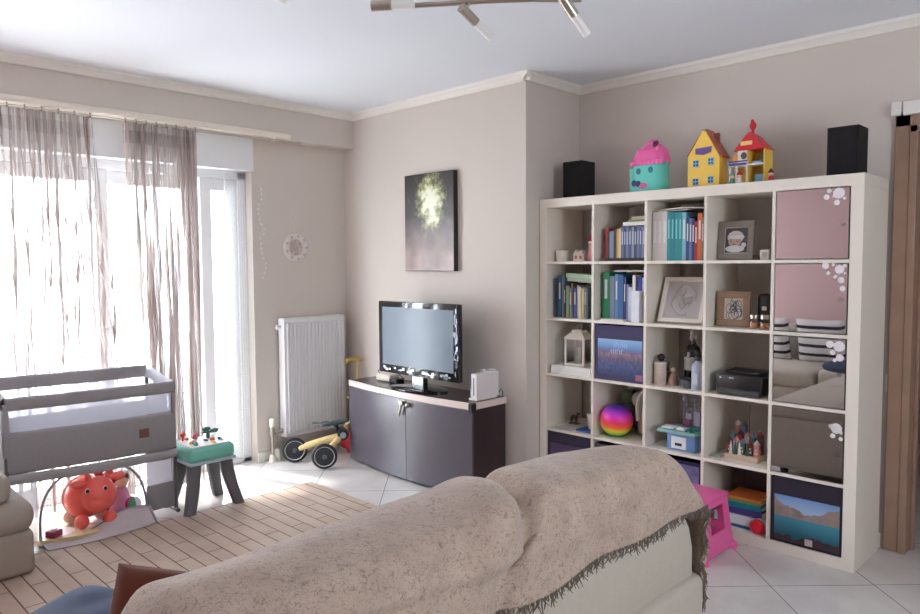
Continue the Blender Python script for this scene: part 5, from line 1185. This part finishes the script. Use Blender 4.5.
# rainbow ball
rbm = bpy.data.materials.new('rainbow_ball_vinyl'); rbm.use_nodes = True; n, l, b_ = nodes(rbm); tc = n.new('ShaderNodeTexCoord'); sp = n.new('ShaderNodeSeparateXYZ'); l.new(tc.outputs['Object'], sp.inputs[0])
mr = n.new('ShaderNodeMapRange'); mr.inputs[1].default_value = -.098; mr.inputs[2].default_value = .098; l.new(sp.outputs['Z'], mr.inputs[0])
rr = ramp(n, [(0, (60, 150, 60)), (.16, (150, 215, 60)), (.30, (240, 220, 70)), (.42, (255, 110, 50)), (.56, (250, 60, 100)), (.74, (236, 40, 190)), (.88, (150, 50, 190)), (.98, (70, 50, 150))]); l.new(mr.outputs[0], rr.inputs[0]); l.new(rr.outputs[0], b_.inputs['Base Color']); b_.inputs['Roughness'].default_value = .35
o = obj('rainbow_ball', MB().ball((0, 0, 0), .098, seg=36), rbm, smooth='all'); o.location = (.507, .102, z4+.098); o.rotation_euler = (.1, .12, 0); tag(o, 'rainbow striped play ball in the second cubby of the fourth row', 'ball')
tb = thing('tote_bag', 'pale bag with curved white handles behind the rainbow ball', 'bag', (.64, .20, z4))
b = soft_box(.10, .20, .10); bmesh.ops.transform(b.bm, matrix=Matrix.Translation((0, .03, .102)) @ Matrix.Rotation(PI/2, 4, 'X'), verts=b.bm.verts); obj('bag_body', b, mat('pale_canvas', (196, 184, 168), .9), tb, smooth='all')
b = MB()
for dy in (-.045, -.03): b.tube([(-.025, dy, .10), (-.03, dy, .18), (-.015, dy, .25), (.01, dy, .285), (.03, dy, .24), (.035, dy, .12)], .007)
obj('bag_handle', b, mat('white_strap', (216, 208, 202), .8), tb, smooth=True)
pd = thing('plush_panda', 'black and white plush toy peeking out beside the pale bag', 'plush toy', (.575, .27, z4))
obj('body', MB().ball((0, 0, .09), .055, .05, .09), col(60, 58, 60, .9), pd, smooth=True); obj('head', MB().ball((0, -.02, .21), .048), col(200, 196, 192, .9), pd, smooth=True)
for s_ in (-1, 1): obj('ear', MB().ball((s_*.036, -.02, .25), .016), col(40, 38, 42, .9), pd, smooth=True)
gs_ = thing('plush_frog', 'green-grey plush toy behind the top of the rainbow ball', 'plush toy', (.475, .28, z4)); obj('body', MB().ball((0, 0, .10), .055, .045, .10), col(112, 128, 104, .9), gs_, smooth=True); obj('head', MB().ball((0, -.01, .215), .042), col(120, 140, 112, .9), gs_, smooth=True)
# toy register
tg = thing('toy_cash_register', 'blue and teal toy cash register in the fourth row', 'toy', (.955, .13, z4))
bl_m = mat('toy_blue', (110, 142, 190), .4); pt_m = mat('toy_pale_teal_deck', (130, 175, 170), .4)
obj('register_body', bx(-.085, .085, -.09, .09, .0, .095, bev=.008), bl_m, tg, smooth=True)
obj('drawer_front', bx(-.055, .035, -.096, -.089, .012, .080, bev=.004), mat('toy_white', (226, 228, 232), .4), tg); obj('drawer_slot', bx(-.03, .01, -.0975, -.0955, .03, .045), col(40, 44, 50), tg)
b = MB(); b.prism([(-.13, -.115), (.09, -.115), (.098, -.08), (.098, .10), (-.09, .10), (-.14, -.06)], .095, .115, bev=.006); obj('counter_deck', b, pt_m, tg, smooth=True)
b = MB(); b.box(-.12, -.05, -.09, -.02, .115, .125, bev=.004); b.box(-.03, .02, -.09, -.05, .115, .130, bev=.004); obj('deck_tray', b, mat('toy_white', (226, 228, 232), .4), tg)
b = MB()
for i in range(3):
    for j in range(3): b.box(.03+i*.02, .044+i*.02, -.10+j*.03, -.084+j*.03, .115, .124, bev=.002)
obj('keys', b, col(30, 110, 110, .4), tg)
b = MB()
for k in range(5): b.box(-.05, .085, .072, .078, .14+k*.034, .146+k*.034)
for k in range(4): b.box(-.05+k*.043, -.044+k*.043, .072, .078, .115, .285)
b.cyl((-.062, .07, .115), (-.062, .07, .27), .006); b.ball((-.062, .065, .275), .016, .008, .016)
obj('display_rack', b, mat('rack_grey', (150, 156, 172), .4), tg, smooth=True)
b = MB(); b.box(.0, .04, .055, .072, .118, .20, bev=.004); b.box(-.045, -.01, .05, .07, .15, .185, bev=.004); obj('toy_groceries', b, col(196, 190, 210, .5), tg)
obj('toy_scanner', MB().box(-.05, -.01, .03, .055, .116, .15, bev=.006), col(160, 90, 130, .5), tg)
# christmas village
cv = thing('christmas_village', 'colourful miniature Christmas village on a pale wooden base, fourth row', 'ornament', (1.275, .16, z4), rz=.0)
obj('wooden_base', bx(-.09, .09, -.08, .08, 0, .028, bev=.004), mat('pale_birch', (206, 180, 156), .6, noise_amt=.1), cv)
cr_ = [(150, 50, 54), (206, 190, 180), (92, 110, 108), (70, 54, 60), (196, 130, 130), (110, 130, 150)]
rnd = random.Random(9)
for k in range(12):
    xx = -.07+.035*(k % 5)+rnd.uniform(-.005, .005); yy = (-.045, .0, .045)[k//5]; hh_ = .05+.035*(k//5)+rnd.uniform(0, .02)
    c_ = cr_[k % 6]; hs = obj('miniature_house', bx(xx-.013, xx+.013, yy-.013, yy+.013, .028, .028+hh_), col(*c_, rough=.6), cv)
    obj('house_roof', MB().cyl((xx, yy, .028+hh_), (xx, yy, .028+hh_+.025), .02, .001, seg=4), col(*cr_[(k+3) % 6], rough=.6), hs)
    obj('house_window', MB().box(xx-.007, xx-.002, yy-.0145, yy-.0128, .04, .052).box(xx+.002, xx+.007, yy-.0145, yy-.0128, .04, .052).box(xx-.004, xx+.004, yy-.0145, yy-.0128, .06, .068), col(230, 214, 190, .6), hs)
for k in range(7):
    xx = rnd.uniform(-.075, .075); yy = rnd.uniform(-.07, -.055) if k < 4 else rnd.uniform(.02, .07); z_ = .028 if k < 4 else .09
    obj('miniature_tree', MB().cyl((xx, yy, z_), (xx, yy, z_+.05), .012, .001, seg=8).cyl((xx, yy, z_+.02), (xx, yy, z_+.07), .009, .001, seg=8), col(60, 88, 76, .7) if k % 2 else col(220, 218, 214, .7), cv)
obj('flag_pole', MB().cyl((.01, .0, .10), (.012, .0, .285), .0015), col(90, 80, 78), cv)
cn = thing('trinket_dish', 'small pale green flat dish left of the Christmas village', 'dish', (1.145, .075, z4)); obj('dish', MB().lathe([(.001, 0), (.022, 0), (.03, .012), (.026, .012), (.001, .005)]), col(176, 180, 164, .5), cn, smooth=True); obj('dish_foot', MB().tube([(.02*math.cos(a), .02*math.sin(a), .002) for a in [i*2*PI/16 for i in range(16)]], .002, closed=True, seg=6), col(150, 150, 140), cn)

# ------------------------------------------------------------------ bottom row, fourth cubby
bd = thing('brown_board', 'dark brown upright board standing at the back of the bottom fourth cubby', 'board', (1.15, .30, z5)); obj('board_panel', bx(0, .27, 0, .010, 0, .325), mat('dark_brown_board', (72, 48, 46), .6, noise_amt=.15), bd); obj('board_edge', bx(.05, .06, -.002, 0, 0, .325), col(50, 34, 34), bd)
book(1.15, .06, z5, .25, .020, .22, (40, 96, 150), 'blue picture book lowest in the bottom fourth cubby pile', flat=True)
book(1.15, .05, z5+.0205, .25, .045, .20, (216, 218, 222), 'thick white toy book second in the bottom pile', flat=True)
book(1.16, .07, z5+.066, .235, .030, .21, (70, 60, 120), 'purple book third from the bottom in the bottom fourth cubby', flat=True)
book(1.17, .08, z5+.0965, .22, .028, .20, (36, 120, 150), 'teal book fourth in the bottom fourth cubby pile', flat=True)
book(1.18, .085, z5+.125, .20, .014, .19, (110, 160, 80), 'thin green book under the orange one in the bottom pile', flat=True)
book(1.19, .09, z5+.1395, .19, .012, .18, (214, 120, 60), 'thin orange book topmost in the bottom fourth cubby pile', flat=True)
rt_ = thing('toy_tube', 'white roll-shaped toy with a bright red end cap in the bottom row', 'toy', (1.385, .035, z5+.036)); obj('tube_body', MB().cyl((.0, .0, 0), (.0, .26, 0), .036), col(220, 220, 224, .4), rt_, smooth=True); obj('red_cap', MB().lathe([(.037, 0), (.038, .015), (.03, .024), (.001, .026)], mtx=Matrix(((1, 0, 0, 0), (0, 0, -1, .012), (0, 1, 0, 0), (0, 0, 0, 1)))), col(220, 34, 50, .35), rt_, smooth=True)
